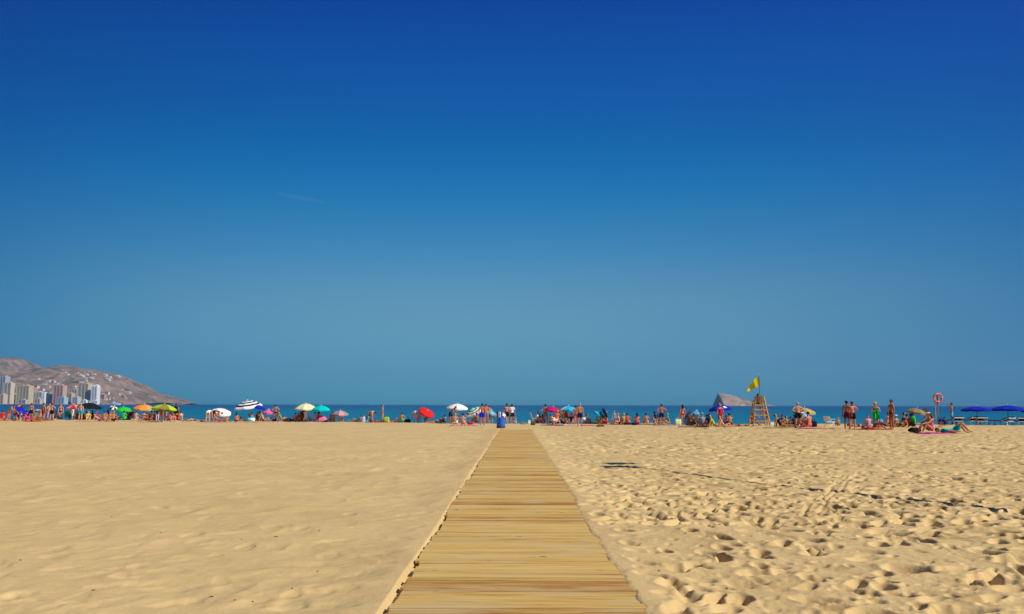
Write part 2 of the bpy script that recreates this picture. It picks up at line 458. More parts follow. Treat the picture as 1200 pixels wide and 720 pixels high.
def board_material():
    m = bpy.data.materials.new('boardwalk_wood'); m.use_nodes = True
    nt = m.node_tree; b = nt.nodes['Principled BSDF']; L = nt.links.new
    b.inputs['Roughness'].default_value = 0.85; b.inputs['Specular IOR Level'].default_value = 0.2
    tc = nt.nodes.new('ShaderNodeTexCoord'); ge = nt.nodes.new('ShaderNodeNewGeometry')
    mp = nt.nodes.new('ShaderNodeMapping'); mp.inputs['Scale'].default_value = (1.3, 30, 30)
    add = nt.nodes.new('ShaderNodeVectorMath'); add.operation = 'ADD'
    sc = nt.nodes.new('ShaderNodeVectorMath'); sc.operation = 'SCALE'; sc.inputs['Scale'].default_value = 50
    cx = nt.nodes.new('ShaderNodeCombineXYZ')
    L(ge.outputs['Random Per Island'], cx.inputs[0]); L(cx.outputs[0], sc.inputs[0])
    L(tc.outputs['Object'], add.inputs[0]); L(sc.outputs[0], add.inputs[1]); L(add.outputs[0], mp.inputs['Vector'])
    g = nt.nodes.new('ShaderNodeTexNoise'); g.inputs['Scale'].default_value = 1.0; g.inputs['Detail'].default_value = 6; g.inputs['Roughness'].default_value = 0.65; g.inputs['Distortion'].default_value = 0.6
    L(mp.outputs[0], g.inputs['Vector'])
    cr = nt.nodes.new('ShaderNodeValToRGB'); e = cr.color_ramp.elements
    e[0].position = 0.26; e[0].color = (0.36, 0.175, 0.045, 1)
    e[1].position = 0.80; e[1].color = (0.73, 0.51, 0.18, 1)
    e.new(0.48).color = (0.60, 0.385, 0.105, 1)
    # tone per plank shifts the ramp
    mr = nt.nodes.new('ShaderNodeMapRange'); mr.inputs[3].default_value = -0.17; mr.inputs[4].default_value = 0.12
    L(ge.outputs['Random Per Island'], mr.inputs[0])
    gt = nt.nodes.new('ShaderNodeMapRange'); gt.inputs[1].default_value = 0.55; gt.inputs[2].default_value = 0.98; gt.inputs[4].default_value = -0.16
    rnd = nt.nodes.new('ShaderNodeMath'); rnd.operation = 'FRACT'; rm = nt.nodes.new('ShaderNodeMath'); rm.operation = 'MULTIPLY'; rm.inputs[1].default_value = 7.31
    L(ge.outputs['Random Per Island'], rm.inputs[0]); L(rm.outputs[0], rnd.inputs[0]); L(rnd.outputs[0], gt.inputs[0])
    ad2 = nt.nodes.new('ShaderNodeMath'); L(mr.outputs[0], ad2.inputs[0]); L(gt.outputs[0], ad2.inputs[1])
    a = nt.nodes.new('ShaderNodeMath'); L(g.outputs['Fac'], a.inputs[0]); L(ad2.outputs[0], a.inputs[1]); L(a.outputs[0], cr.inputs[0])
    # greying and blown sand in patches
    n2 = nt.nodes.new('ShaderNodeTexNoise'); n2.inputs['Scale'].default_value = 1.0; n2.inputs['Detail'].default_value = 5
    mp2 = nt.nodes.new('ShaderNodeMapping'); mp2.inputs['Scale'].default_value = (0.9, 4.5, 1); L(tc.outputs['Object'], mp2.inputs['Vector']); L(mp2.outputs[0], n2.inputs['Vector'])
    r2 = nt.nodes.new('ShaderNodeMapRange'); r2.inputs[1].default_value = 0.47; r2.inputs[2].default_value = 0.66; r2.inputs[4].default_value = 0.75; L(n2.outputs['Fac'], r2.inputs[0])
    mx = nt.nodes.new('ShaderNodeMix'); mx.data_type = 'RGBA'; L(r2.outputs[0], mx.inputs[0]); L(cr.outputs[0], mx.inputs[6]); mx.inputs[7].default_value = (0.58, 0.43, 0.21, 1)
    # knots
    vo = nt.nodes.new('ShaderNodeTexVoronoi'); vo.inputs['Scale'].default_value = 1.0
    mp3 = nt.nodes.new('ShaderNodeMapping'); mp3.inputs['Scale'].default_value = (2.2, 7, 7); L(add.outputs[0], mp3.inputs['Vector']); L(mp3.outputs[0], vo.inputs['Vector'])
    r3 = nt.nodes.new('ShaderNodeMapRange'); r3.inputs[1].default_value = 0.05; r3.inputs[2].default_value = 0.10; r3.inputs[3].default_value = 0.7; r3.inputs[4].default_value = 0.0; L(vo.outputs['Distance'], r3.inputs[0])
    mk = nt.nodes.new('ShaderNodeMix'); mk.data_type = 'RGBA'; L(r3.outputs[0], mk.inputs[0]); L(mx.outputs[2], mk.inputs[6]); mk.inputs[7].default_value = (0.12, 0.055, 0.02, 1)
    L(mk.outputs[2], b.inputs['Base Color'])
    bp = nt.nodes.new('ShaderNodeBump'); bp.inputs['Strength'].default_value = 0.5; bp.inputs['Distance'].default_value = 0.006; L(g.outputs['Fac'], bp.inputs['Height']); L(bp.outputs[0], b.inputs['Normal'])
    return m

def build_boardwalk():
    rng = random.Random(5)
    bm = bmesh.new()
    y = 3.2; k = 0; shift = 0
    while y < BOARD_END:
        w = rng.choice((0.138, 0.14, 0.145)); gap = rng.uniform(0.006, 0.012)
        if k % 13 == 0: shift = rng.uniform(-0.032, 0.032); gap += 0.012
        z0, z1 = board_z(y), board_z(y + w)
        dz = rng.uniform(-0.005, 0.005); t = 0.028
        xl = BX - BW + shift + rng.uniform(-0.016, 0.016) - (rng.random() < .12) * .02; xr = BX + BW + shift + rng.uniform(-0.016, 0.016)
        sk = rng.uniform(-0.006, 0.006)
        c = 0.004
        sec = [(y, z0 - t), (y + w, z1 - t), (y + w, z1 - c), (y + w - c, z1), (y + c, z0), (y, z0 - c)]
        n = 5
        rings = []
        for i in range(n + 1):
            f = i / n
            x = xl + (xr - xl) * f
            bow = 0.003 * math.sin(f * 3.1 + k) 
            rings.append([bm.verts.new((x, yy + sk * (f - .5) * 2, zz + dz + bow)) for yy, zz in sec])
        for a, b_ in zip(rings[:-1], rings[1:]):
            for i in range(6): bm.faces.new((a[i], a[(i + 1) % 6], b_[(i + 1) % 6], b_[i]))
        bm.faces.new(rings[0][::-1]); bm.faces.new(rings[-1])
        y += w + gap; k += 1
    o = fin('boardwalk', bm, board_material())
    tag(o, kind='structure')
build_boardwalk()

# ---- sea
def build_sea():
    m = bpy.data.materials.new('sea_water'); m.use_nodes = True
    nt = m.node_tree; b = nt.nodes['Principled BSDF']; L = nt.links.new
    b.inputs['Roughness'].default_value = 0.28; b.inputs['Specular IOR Level'].default_value = 0.10; b.inputs['IOR'].default_value = 1.33
    tc = nt.nodes.new('ShaderNodeTexCoord'); sx = nt.nodes.new('ShaderNodeSeparateXYZ'); L(tc.outputs['Object'], sx.inputs[0])
    # distance offshore decides how deep the water is
    ma = nt.nodes.new('ShaderNodeMath'); ma.operation = 'MULTIPLY_ADD'; ma.inputs[1].default_value = 0.30; L(sx.outputs[0], ma.inputs[0]); L(sx.outputs[1], ma.inputs[2])
    mp = nt.nodes.new('ShaderNodeMapping'); mp.inputs['Scale'].default_value = (0.006, 0.02, 1); L(tc.outputs['Object'], mp.inputs[0])
    nn = nt.nodes.new('ShaderNodeTexNoise'); nn.inputs['Scale'].default_value = 1; nn.inputs['Detail'].default_value = 4; L(mp.outputs[0], nn.inputs['Vector'])
    lg = nt.nodes.new('ShaderNodeMath'); lg.operation = 'LOGARITHM'; lg.inputs[1].default_value = 10; L(ma.outputs[0], lg.inputs[0])
    ad = nt.nodes.new('ShaderNodeMath'); ad.operation = 'MULTIPLY_ADD'; ad.inputs[1].default_value = 0.5; L(nn.outputs['Fac'], ad.inputs[0]); L(lg.outputs[0], ad.inputs[2])
    mr = nt.nodes.new('ShaderNodeMapRange'); mr.inputs[1].default_value = 2.25; mr.inputs[2].default_value = 3.2; L(ad.outputs[0], mr.inputs[0])
    cr = nt.nodes.new('ShaderNodeValToRGB'); e = cr.color_ramp.elements
    e[0].position = 0; e[0].color = SEA_NEAR; e[1].position = 1; e[1].color = SEA_FAR
    L(mr.outputs[0], cr.inputs[0]); L(cr.outputs[0], b.inputs['Base Color'])
    w1 = nt.nodes.new('ShaderNodeMapping'); w1.inputs['Scale'].default_value = (0.35, 1.2, 1); w1.inputs['Rotation'].default_value = (0, 0, 0.2); L(tc.outputs['Object'], w1.inputs[0])
    wv = nt.nodes.new('ShaderNodeTexNoise'); wv.inputs['Scale'].default_value = 1.0; wv.inputs['Detail'].default_value = 7; wv.inputs['Roughness'].default_value = 0.6; L(w1.outputs[0], wv.inputs['Vector'])
    bp = nt.nodes.new('ShaderNodeBump'); bp.inputs['Strength'].default_value = 1.0; bp.inputs['Distance'].default_value = 0.5; L(wv.outputs['Fac'], bp.inputs['Height']); L(bp.outputs[0], b.inputs['Normal'])
    bm = bmesh.new()
    xs = [-16000, -4000, -1000, -300, 300, 1000, 4000, 16000]; ys = [60, 120, 300, 1000, 3000, 15500]
    g = [[bm.verts.new((x, y, -0.95)) for x in xs] for y in ys]
    for j in range(len(ys) - 1):
        for i in range(len(xs) - 1): bm.faces.new((g[j][i], g[j][i + 1], g[j + 1][i + 1], g[j + 1][i]))
    # left of the beach the sea wraps round below the sand
    o = fin('sea', bm, m)
    tag(o, kind='structure')
SEA_NEAR = (0.0, 0.19, 0.29, 1); SEA_FAR = (0.0, 0.07, 0.19, 1)
build_sea()

# ---- hills
def hill_material(name, a, b_, c):
    m = bpy.data.materials.new(name); m.use_nodes = True
    nt = m.node_tree; b = nt.nodes['Principled BSDF']; L = nt.links.new
    b.inputs['Roughness'].default_value = 0.95; b.inputs['Specular IOR Level'].default_value = 0.1
    tc = nt.nodes.new('ShaderNodeTexCoord')
    n = nt.nodes.new('ShaderNodeTexNoise'); n.inputs['Scale'].default_value = 0.016; n.inputs['Detail'].default_value = 9; n.inputs['Roughness'].default_value = 0.78
    L(tc.outputs['Object'], n.inputs['Vector'])
    cr = nt.nodes.new('ShaderNodeValToRGB'); e = cr.color_ramp.elements
    e[0].position = 0.36; e[0].color = a; e[1].position = 0.62; e[1].color = c; e.new(0.49).color = b_
    L(n.outputs['Fac'], cr.inputs[0]); L(cr.outputs[0], b.inputs['Base Color'])
    return m
HM = hill_material('dry_hillside', (0.04, 0.065, 0.05, 1), (0.20, 0.15, 0.115, 1), (0.38, 0.24, 0.19, 1))
HR = hill_material('rock_island', (0.11, 0.09, 0.075, 1), (0.27, 0.20, 0.165, 1), (0.42, 0.31, 0.24, 1))

def ridge(name, prof, D, front, back, m, rough=0.10, seed=0, sub=2.0, k=1.3):
    """prof: photograph (px, py) silhouette; a body of hill with its ridge at distance D"""
    pxs = np.arange(prof[0][0], prof[-1][0] + 1e-6, sub)
    pys = np.interp(pxs, [p[0] for p in prof], [p[1] for p in prof])
    vs = []; nt_ = 26
    rows = []
    pk = max(far(a, b, D).z for a, b in prof)
    for i in range(nt_ + 1):
        f = -1 + 2 * i / nt_                    # -1 front foot, 0 ridge, 1 back foot
        row = []
        for px, py in zip(pxs, pys):
            P = far(px, py, D)
            hh = P.z + 2
            dd = (front if f < 0 else back) * (0.35 + 0.65 * max(hh, 0) / pk)
            y = D + f * dd
            s = 1 - abs(f) ** k
            x = P.x
            nz = float(fbm(x * 0.006, y * 0.006, 4, seed))
            z = -2 + hh * s * (1 + rough * 3 * nz * (abs(f)) * (1 - abs(f)) * 2) + 0
            row.append((x, y, z))
        rows.append(row)
    bm = bmesh.new()
    g = [[bm.verts.new(p) for p in r] for r in rows]
    for j in range(nt_):
        for i in range(len(pxs) - 1):
            bm.faces.new((g[j][i], g[j][i + 1], g[j + 1][i + 1], g[j + 1][i]))
    o = fin(name, bm, m, smooth=True)
    tag(o, kind='structure')
    return rows
ridge('far_hill', [(-90, 440), (-60, 425), (-30, 420), (0, 418.5), (6, 416.5), (14, 416), (24, 417), (30, 418.5), (34, 421.5), (40, 426), (50, 432), (62, 442), (75, 470)], 5600, 1100, 900, HM, seed=2)
ridge('near_hill', [(-80, 455), (-30, 448), (0, 444), (12, 440), (31, 433.5), (42, 430), (52, 428), (62, 429.5), (70, 427), (80, 425.8), (91, 428), (100, 431.5), (109, 430.5), (120, 434), (130, 435), (140, 437), (147, 440), (154, 445), (160, 450), (170, 456), (179, 460), (186, 464), (192, 470.5)], 4300, 900, 800, HM, seed=5)
ridge('cape_hill', [(172, 470.5), (178, 463), (185, 462.5), (189, 461), (193, 460.4), (197, 461), (202, 464), (207, 465), (213, 466), (219, 468.2), (225, 471.6)], 4600, 300, 250, HM, seed=8, sub=1.0)
ridge('rock_island', [(837.8, 475), (839, 470), (840.2, 464), (841, 461.6), (842.3, 460.9), (848, 461.5), (856, 462.8), (864, 465), (872, 467.5), (880, 470.5), (886, 473), (894, 473.6), (904, 473.9), (909, 475)], 4200, 120, 120, HR, seed=12, sub=0.8, k=1.0)

# ---- far town
def fm(name, c): return mat(name, c, 0.8, 0.2, 0.06, 0.05)
WIN = mat('window_glass', (0.12, 0.16, 0.20), 0.15, 0.5, 0.3, 0.08)
def tower(x0, x1, ytop, D, col, label, depth=26, style='bands', extras=()):
    a = far(x0, ytop, D); b = far(x1, ytop, D)
    w = b.x - a.x; h = a.z - 1.0; cx = (a.x + b.x) / 2
    root = empty('apartment_tower' if h > 45 else 'apartment_block', (cx, D, 1.0))
    m = fm('facade_%.2f_%.2f_%.2f' % col, col)
    tag(root, label, 'building', 'seafront buildings across the bay')
    bm = bmesh.new(); box(bm, (0, depth / 2 + 1.2, h / 2), (w - 2.4, depth - 2.4, h - 1)); fin('glazing', bm, WIN, root)
    bm = bmesh.new()
    nf = max(2, int(h / 3.4)); fh = h / nf
    for k in range(nf + 1):
        box(bm, (0, depth / 2, k * fh + (0.9 if k < nf else 0)), (w - .4, depth, 1.9 if k else 3.0))
    npier = max(2, int(w / 9))
    for k in range(npier + 1):
        x = -w / 2 + k * w / npier
        x = max(-w / 2 + 1.0, min(w / 2 - 1.0, x))
        box(bm, (x, depth / 2 - 0.25, h / 2 + .4), (2.0 if style == 'bands' else 3.4, depth + 0.6, h + 1.1))
    if style == 'round':
        for k in range(8):
            box(bm, (0, depth / 2 + .1 * k, h + 1.2 + k * 0.8), (w * math.cos(k / 8 * 1.2), depth - 2 - k, 0.85))
    fin('wall', bm, m, root)
    bm = bmesh.new()
    box(bm, (w * 0.1, depth / 2, h + 2.6), (w * 0.35, depth * 0.5, 4.0)); box(bm, (-w * 0.2, depth / 2, h + 1.7), (w * 0.15, depth * 0.3, 2.3))
    fin('roof', bm, m, root)
    if 'mast' in extras:
        bm = bmesh.new(); tube(bm, [(0, 5, h + .5), (0, 5, h + 12)], [0.8, 0.3], 6); fin('mast', bm, POLE, root)
    return root
tower(0, 6.5, 438.5, 3000, (0.36, 0.42, 0.46), 'tallest blue grey glass tower at the far left of the distant town', 30)
tower(4.4, 13, 446, 2930, (0.58, 0.50, 0.38), 'tall beige tower just right of the blue grey glass tower', 24, 'piers')
tower(13.2, 17.2, 459.5, 3010, (0.50, 0.45, 0.40), 'small low grey block left of the wide beige slab')
tower(-3, 4.1, 459.5, 2900, (0.55, 0.42, 0.34), 'low pinkish block at the foot of the glass tower')
tower(19.5, 34, 449.5, 2950, (0.52, 0.44, 0.30), 'wide beige slab block with a short mast on its roof', 30, 'piers', ('mast',))
tower(17.4, 19.3, 460, 2960, (0.50, 0.42, 0.34), 'narrow low wing on the left side of the wide beige slab')
tower(35.5, 49, 457, 2980, (0.48, 0.50, 0.50), 'low pale grey block right of the wide beige slab')
tower(36.2, 40.5, 452.5, 3120, (0.55, 0.26, 0.22), 'small reddish block rising behind the low pale grey block')
tower(49.3, 52.2, 458.5, 2950, (0.70, 0.72, 0.72), 'narrow white block beside the low pale grey block')
tower(52.5, 61.8, 459, 2990, (0.44, 0.54, 0.54), 'low teal tinted block left of the pink tower')
tower(62.4, 74, 449.5, 2950, (0.58, 0.36, 0.28), 'tall pink terracotta tower in the middle of the town', 26, 'piers')
tower(67.5, 75.2, 463.5, 2860, (0.34, 0.50, 0.60), 'low blue and white block in front of the pink tower')
tower(76.4, 84, 459, 3020, (0.50, 0.42, 0.33), 'low tan block right of the pink tower')
tower(80.5, 90.2, 454, 3110, (0.56, 0.48, 0.38), 'mid height beige block behind the low tan block')
tower(84.5, 91, 463.5, 2880, (0.46, 0.50, 0.50), 'low grey block at the foot of the broad tan tower')
tower(91.4, 103.5, 447.5, 2960, (0.56, 0.47, 0.34), 'broad tan tower left of the white round topped tower', 30, 'piers')
tower(103.8, 106.8, 451, 3000, (0.52, 0.38, 0.34), 'slim pinkish tower between the tan and the white towers')
tower(107.2, 113.8, 451, 2950, (0.72, 0.72, 0.70), 'white tower with a rounded top at the right end of the town', 24, 'round')
tower(94, 101, 467.2, 2850, (0.74, 0.74, 0.72), 'long low white harbour building below the broad tan tower', 14)
tower(104.5, 114, 467.8, 2870, (0.70, 0.72, 0.74), 'long low white harbour building below the white tower', 14)
tower(40, 47, 465, 2850, (0.56, 0.46, 0.38), 'low tan seafront block below the pale grey block', 14)
tower(21, 30, 466, 2840, (0.50, 0.46, 0.44), 'low grey seafront block below the wide beige slab', 14)

VW = mat('villa_white', (0.62, 0.60, 0.56), 0.8, 0.2, 0.04, .05); VR = mat('villa_roof', (0.40, 0.20, 0.13), 0.85, 0.2, 0.1, .05)
from mathutils.bvhtree import BVHTree
_hb = []
for _n in ('near_hill', 'far_hill'):
    _o = bpy.data.objects[_n]; _hb.append(BVHTree.FromPolygons([v.co for v in _o.data.vertices], [tuple(p.vertices) for p in _o.data.polygons]))
def on_hill(px, py):
    d = ray(px, py).normalized(); best = None
    for b in _hb:
        h = b.ray_cast(Vector((0, 0, EYE)), d)
        if h[0] is not None and (best is None or h[3] < best[1]): best = (h[0], h[3])
    return best[0] if best else None
def villa(px, py, D, w, h, label, flat=False):
    P = on_hill(px, py + 1.0)
    if P is None: P = far(px, py + 1.5, 4300)
    w *= .8; h *= .75; P = P + Vector((0, 0, h)); D = P.y
    root = empty('villa', (P.x, D, P.z - h))
    tag(root, label, 'house', 'white villas on the hillside')
    bm = bmesh.new(); box(bm, (0, 0, h / 2 - 6), (w, 14, h + 12)); box(bm, (w * .42, 2, h * .32 - 6), (w * .5, 15, h * .62 + 12)); fin('wall', bm, VW, root)
    bm = bmesh.new(); r = box(bm, (0, 0, h + 1.3), (w + 1, 15, 2.6))
    for v in r:
        if v.co.z > h + 1.3: v.co.x *= 0.75; v.co.y *= 0.3
    fin('roof', bm, VW if flat else VR, root)
    for k in (-.3, 0, .3):
        bm = bmesh.new(); box(bm, (w * k, -7.1, h * .55), (w * .14, .4, h * .4)); fin('window', bm, WIN, root)
vl = [(71.5, 434.5, 3800, 18, 8, 'leftmost white villa on the crest above the pink tower'), (75, 434, 3810, 22, 7, 'wide white villa on the crest, second from the left'), (79, 435.6, 3790, 14, 6, 'small white villa just right of the wide crest villa'),
 (90, 435.5, 3800, 20, 12, 'tall pale villa on the crest above the broad tan tower'), (93.5, 437, 3780, 18, 11, 'pale stepped villa beside the tall crest villa'), (97, 438.5, 3770, 14, 7, 'small pale villa right of the stepped villa'),
 (101, 436.5, 3800, 22, 6, 'long low white villa on the crest'), (109.5, 436.6, 3800, 24, 6, 'white villa on the crest above the white round topped tower'), (123.5, 438, 3790, 16, 10, 'bright white villa near the right end of the crest'),
 (128, 439.5, 3800, 22, 6, 'low white villa at the right end of the crest'), (126, 442, 3770, 26, 5, 'long white terrace house below the right end of the crest'), (138, 438.5, 3800, 20, 4, 'last flat white house on the right shoulder of the hill'),
 (107, 440.5, 3740, 20, 5, 'white house just below the crest villas'), (44, 440.5, 3780, 18, 5, 'isolated pale house on the left slope of the hill'), (56, 443.5, 3700, 24, 7, 'pale house high above the pink tower, left of centre'),
 (61, 443, 3710, 18, 6, 'pale house beside the one above the pink tower'), (66, 447, 3600, 18, 6, 'pale house behind the roof of the pink tower'), (87, 450, 3550, 16, 6, 'white house on the slope left of the broad tan tower'), (57, 450.5, 3500, 16, 6, 'white house on the lower slope left of the pink tower'),
 (49, 454, 3400, 20, 6, 'white house on the lower slope behind the grey block'), (150, 457.5, 3850, 26, 4, 'low ochre house strip on the bare right slope')]
for v in vl: villa(*v, flat=(v[0] > 95))

_r = random.Random(21)
_n = 0
while _n < 44:
    px = _r.uniform(6, 150); py = _r.uniform(441, 468) if px < 118 else _r.uniform(455, 469)
    if py < 434 + abs(px - 80) * .25: continue
    P = on_hill(px, py)
    if P is None: continue
    w = _r.uniform(9, 20); h = _r.uniform(4, 9); root = empty('hillside_house', (P.x, P.y, P.z), _r.uniform(-.5, .5)); _n += 1
    tag(root, 'small pale house scattered on the lower slope behind the far town', 'house', 'small houses on the lower slope')
    bm = bmesh.new(); box(bm, (0, 0, h / 2 - 5), (w, 12, h + 10)); fin('wall', bm, _r.choice([VW, VW, mat('house_ochre', (.48, .36, .24), .8, .2, .05, .05), mat('house_grey', (.42, .42, .42), .8, .2, .05, .05)]), root)
    bm = bmesh.new(); r_ = box(bm, (0, 0, h + 1.2), (w + 1, 13, 2.4))
    for v in r_:
        if v.co.z > h + 1.2: v.co.y *= .2
    fin('roof', bm, VR, root)
    for k in (-.25, .25):
        bm = bmesh.new(); box(bm, (w * k, -6.1, h * .5), (w * .2, .4, h * .4)); fin('window', bm, WIN, root)
def yacht(px, py, D, L, label):
    P = far(px, py, D)
    root = empty('motor_yacht', (P.x, D, -0.95), R(8))
    tag(root, label, 'boat', 'white boats off the headland')
    bm = bmesh.new()
    n = 10; top = []; bot = []
    for s in (-1, 1):
        for k in range(n + 1):
            f = k / n; wd = L * .13 * (1 - max(0, f - .45) ** 2 * 3.2)
            top.append(((f - .5) * L, s * max(wd, .02), L * (.10 + .05 * f))); bot.append(((f - .5) * L * .92, s * max(wd, .02) * .6, -.3))
    T = [bm.verts.new(p) for p in top]; B = [bm.verts.new(p) for p in bot]
    for s in (0, 1):
        o = s * (n + 1)
        for k in range(n): bm.faces.new((B[o + k], B[o + k + 1], T[o + k + 1], T[o + k]))
    for k in range(n):
        bm.faces.new((T[k], T[k + 1], T[n + 2 + k], T[n + 1 + k])); bm.faces.new((B[k], B[k + 1], B[n + 2 + k], B[n + 1 + k]))
    bm.faces.new((T[0], B[0], B[n + 1], T[n + 1])); bm.faces.new((T[n], B[n], B[2 * n + 1], T[2 * n + 1]))
    fin('hull', bm, WHITEP, root)
    bm = bmesh.new(); box(bm, (-.05 * L, 0, L * .17), (L * .45, L * .17, L * .09)); box(bm, (-.1 * L, 0, L * .25), (L * .22, L * .13, L * .07)); fin('cabin', bm, WHITEP, root)
    bm = bmesh.new(); box(bm, (-.05 * L, 0, L * .18), (L * .455, L * .175, L * .035)); fin('window', bm, WIN, root)
    bm = bmesh.new(); tube(bm, [(-.1 * L, 0, L * .28), (-.14 * L, 0, L * .42)], L * .008, 6); fin('mast', bm, POLE, root)
yacht(135, 470, 2300, 30, 'large white yacht in front of the bare end of the headland')
yacht(113, 470, 2500, 14, 'small white boat below the white round topped tower')
yacht(868.5, 474, 3300, 16, 'small white boat at the foot of the rocky island')

def contrail():
    A = far(322, 226, 9000); B = far(382, 238, 9000)
    bm = bmesh.new(); pts = [A.lerp(B, t / 14) + Vector((0, 0, 3 * math.sin(t * 1.3))) for t in range(15)]
    tube(bm, pts, [3 + 15 * math.sin(math.pi * (t + .3) / 14.6) for t in range(15)], 8)
    m = bpy.data.materials.new('vapour'); m.use_nodes = True; nt = m.node_tree; nt.nodes.clear()
    o = nt.nodes.new('ShaderNodeOutputMaterial'); tr = nt.nodes.new('ShaderNodeBsdfTransparent'); df = nt.nodes.new('ShaderNodeBsdfDiffuse'); mx = nt.nodes.new('ShaderNodeMixShader')
    df.inputs[0].default_value = (.8, .8, .8, 1); mx.inputs[0].default_value = 0.03
    nt.links.new(tr.outputs[0], mx.inputs[1]); nt.links.new(df.outputs[0], mx.inputs[2]); nt.links.new(mx.outputs[0], o.inputs['Surface'])
    tag(fin('contrail', bm, m), 'faint thin white vapour streak high in the blue sky', 'contrail')
contrail()

# ================================================================== THINGS
# ---- umbrellas
def umbrella(px, top, foot, wpx, col, label, tilt=(0, 0), polec=None, rise=0.30, n=8, stripes=None, panels=None, valance=0.10, patches=None, polefoot=True):
    """tilt=(deg about the view's right-left: + leans right, deg: + leans towards the camera)"""
    base = at(px, foot)
    dist = base.y
    r = wpx * dist / F / 2
    zt = EYE + ray(px, top).z / ray(px, top).y * dist - base.z
    root = empty('beach_umbrella', base)
    tag(root, label, 'umbrella', 'umbrellas along the shore')
    Q = Matrix.Rotation(R(tilt[0]), 4, 'Y') @ Matrix.Rotation(R(tilt[1]), 4, 'X')
    # the hub sits below the highest point
    ext = abs(math.sin(R(tilt[0]))) * r * .55 + abs(math.sin(R(tilt[1]))) * r * .55
    hub = Vector((0, 0, zt - 0.04 - (ext if abs(tilt[0]) + abs(tilt[1]) > 18 else 0)))
    knee = Vector((0, 0, max(0.2, hub.z * 0.55)))
    axis = (Q @ Vector((0, 0, 1, 0))).to_3d()
    knee = hub - axis * (hub.z * 0.42) if abs(tilt[0]) + abs(tilt[1]) > 3 else knee
    # shift the foot so that the pole stands upright below the knee
    mats = [cloth(c) for c in ([col] if isinstance(col, str) else col)]
    bm = bmesh.new()
    rings = 7; seg = n * 4
    P = []
    for i in range(rings + 1):
        f = i / rings
        row = []
        for k in range(seg):
            a = 2 * math.pi * k / seg
            ph = (k % 4) / 4.0
            sag = 1 - 0.05 * math.sin(math.pi * ph) * f
            rr = r * f * (1 - .0) * (sag if i else 1)
            z = -rise * r * 2 * (0.55 * f ** 1.9 + 0.06 * f) - 0.03 * math.sin(math.pi * ph) * f * r
            row.append(Vector((rr * math.cos(a), rr * math.sin(a), z)))
        P.append(row)
    # valance
    P.append([p * 1.0 + Vector((0, 0, -valance - 0.03 * math.sin(math.pi * (k % 4) / 4.0))) for k, p in enumerate(P[-1])])
    top_v = bm.verts.new(hub)
    V = [[bm.verts.new(hub + (Q @ p)) for p in row] for row in P[1:]]
    def midx(i, k):
        if stripes: return stripes[min(i, len(stripes) - 1)]
        if panels: return panels[(k // 4) % len(panels)]
        return 0
    for k in range(seg):
        f = bm.faces.new((top_v, V[0][k], V[0][(k + 1) % seg])); f.material_index = midx(0, k)
    for i in range(len(V) - 1):
        for k in range(seg):
            f = bm.faces.new((V[i][k], V[i + 1][k], V[i + 1][(k + 1) % seg], V[i][(k + 1) % seg])); f.material_index = midx(i + 1, k)
            if patches and (k // 4) in patches and i in (3, 4) and k % 4 in (1, 2): f.material_index = patches[k // 4]
    can = fin('canopy', bm, mats, root)
    so = can.modifiers.new('thickness', 'SOLIDIFY'); so.thickness = 0.012
    bm = bmesh.new()
    pm = polec or POLE
    tube(bm, [(knee.x, knee.y, -0.25), knee, hub + axis * 0.05], 0.022, 8); fin('pole', bm, pm, root)
    bm = bmesh.new(); lathe(bm, [(0.0, 0), (0.03, 0.01), (0.035, 0.05), (0.02, 0.09), (0, 0.12)], 8); fo = fin('finial', bm, WHITEP, root); fo.location = hub + axis * 0.01
    for k in range(n):
        a = 2 * math.pi * k / n
        bm = bmesh.new()
        pts = [hub + (Q @ Vector((r * f * math.cos(a), r * f * math.sin(a), -rise * r * 2 * (0.55 * f ** 1.9 + 0.06 * f) - 0.02))) for f in (0.02, .25, .5, .75, .97)]
        tube(bm, pts, 0.006, 5); fin('rib', bm, pm, root)
    return root

U = umbrella
U(29, 473.5, 488, 23, 'royal', 'deep blue umbrella tipped over to the right beside the coral one', (37, -4), rise=.17)
U(17, 472.6, 488, 15, 'salmon', 'small coral red umbrella tipped on its side at the left end', (-66, 4), rise=.32)
U(85, 471.6, 489, 16, ['red', 'rose'], 'red and pale pink umbrella left of the big black one', (-4, 8), panels=[0, 1])
U(104.5, 469.4, 489, 28, 'black', 'wide black umbrella behind the man in teal trunks', (4, 0))
U(144, 474.8, 489, 19, 'green', 'bright green umbrella between the black and the orange ones', (0, 5))
U(168.5, 472, 490, 24, ['orange', 'tan'], 'orange umbrella next to the lime green one', (6, 6), panels=[0, 0, 0, 1])
U(192, 472, 493.5, 29, ['lime', 'olive'], 'lime green umbrella over a crowded group', (2, -6), panels=[0, 0, 1, 0], polec=WHITEP)
U(133, 472, 488, 8, ['white', 'black'], 'small black and white umbrella left of the bright green one', (30, 30), panels=[0, 1])
U(260, 475, 493.5, 22, ['white', 'red'], 'white umbrella with red prints tilted towards the walkway', (16, 16), panels=[0], patches={1: 1, 6: 1}, rise=.24)
U(304, 474, 491, 15, 'royal', 'dark blue umbrella partly behind the striped one', (12, 0))
U(289, 468, 493, 33, ['white', 'navy'], 'white umbrella with navy rings, the tallest on the left side', (-7, 8), stripes=[0, 1, 0, 1, 0, 1, 0, 0], rise=.36)
U(314.5, 479, 493, 13.5, 'pink', 'small hot pink umbrella standing low on the sand', (2, 5), rise=.42)
U(291, 486, 493.5, 13, ['teal', 'white'], 'low teal and white umbrella under the navy ringed one', (-30, 40), panels=[0, 0, 0, 1])
U(358, 472.4, 493, 26, ['cream', 'lime'], 'cream yellow umbrella overlapping the turquoise one', (0, 4), panels=[0, 0, 0, 0], rise=.34)
U(376, 475, 492.5, 21, 'turq', 'turquoise umbrella right of the cream yellow one', (2, 6))
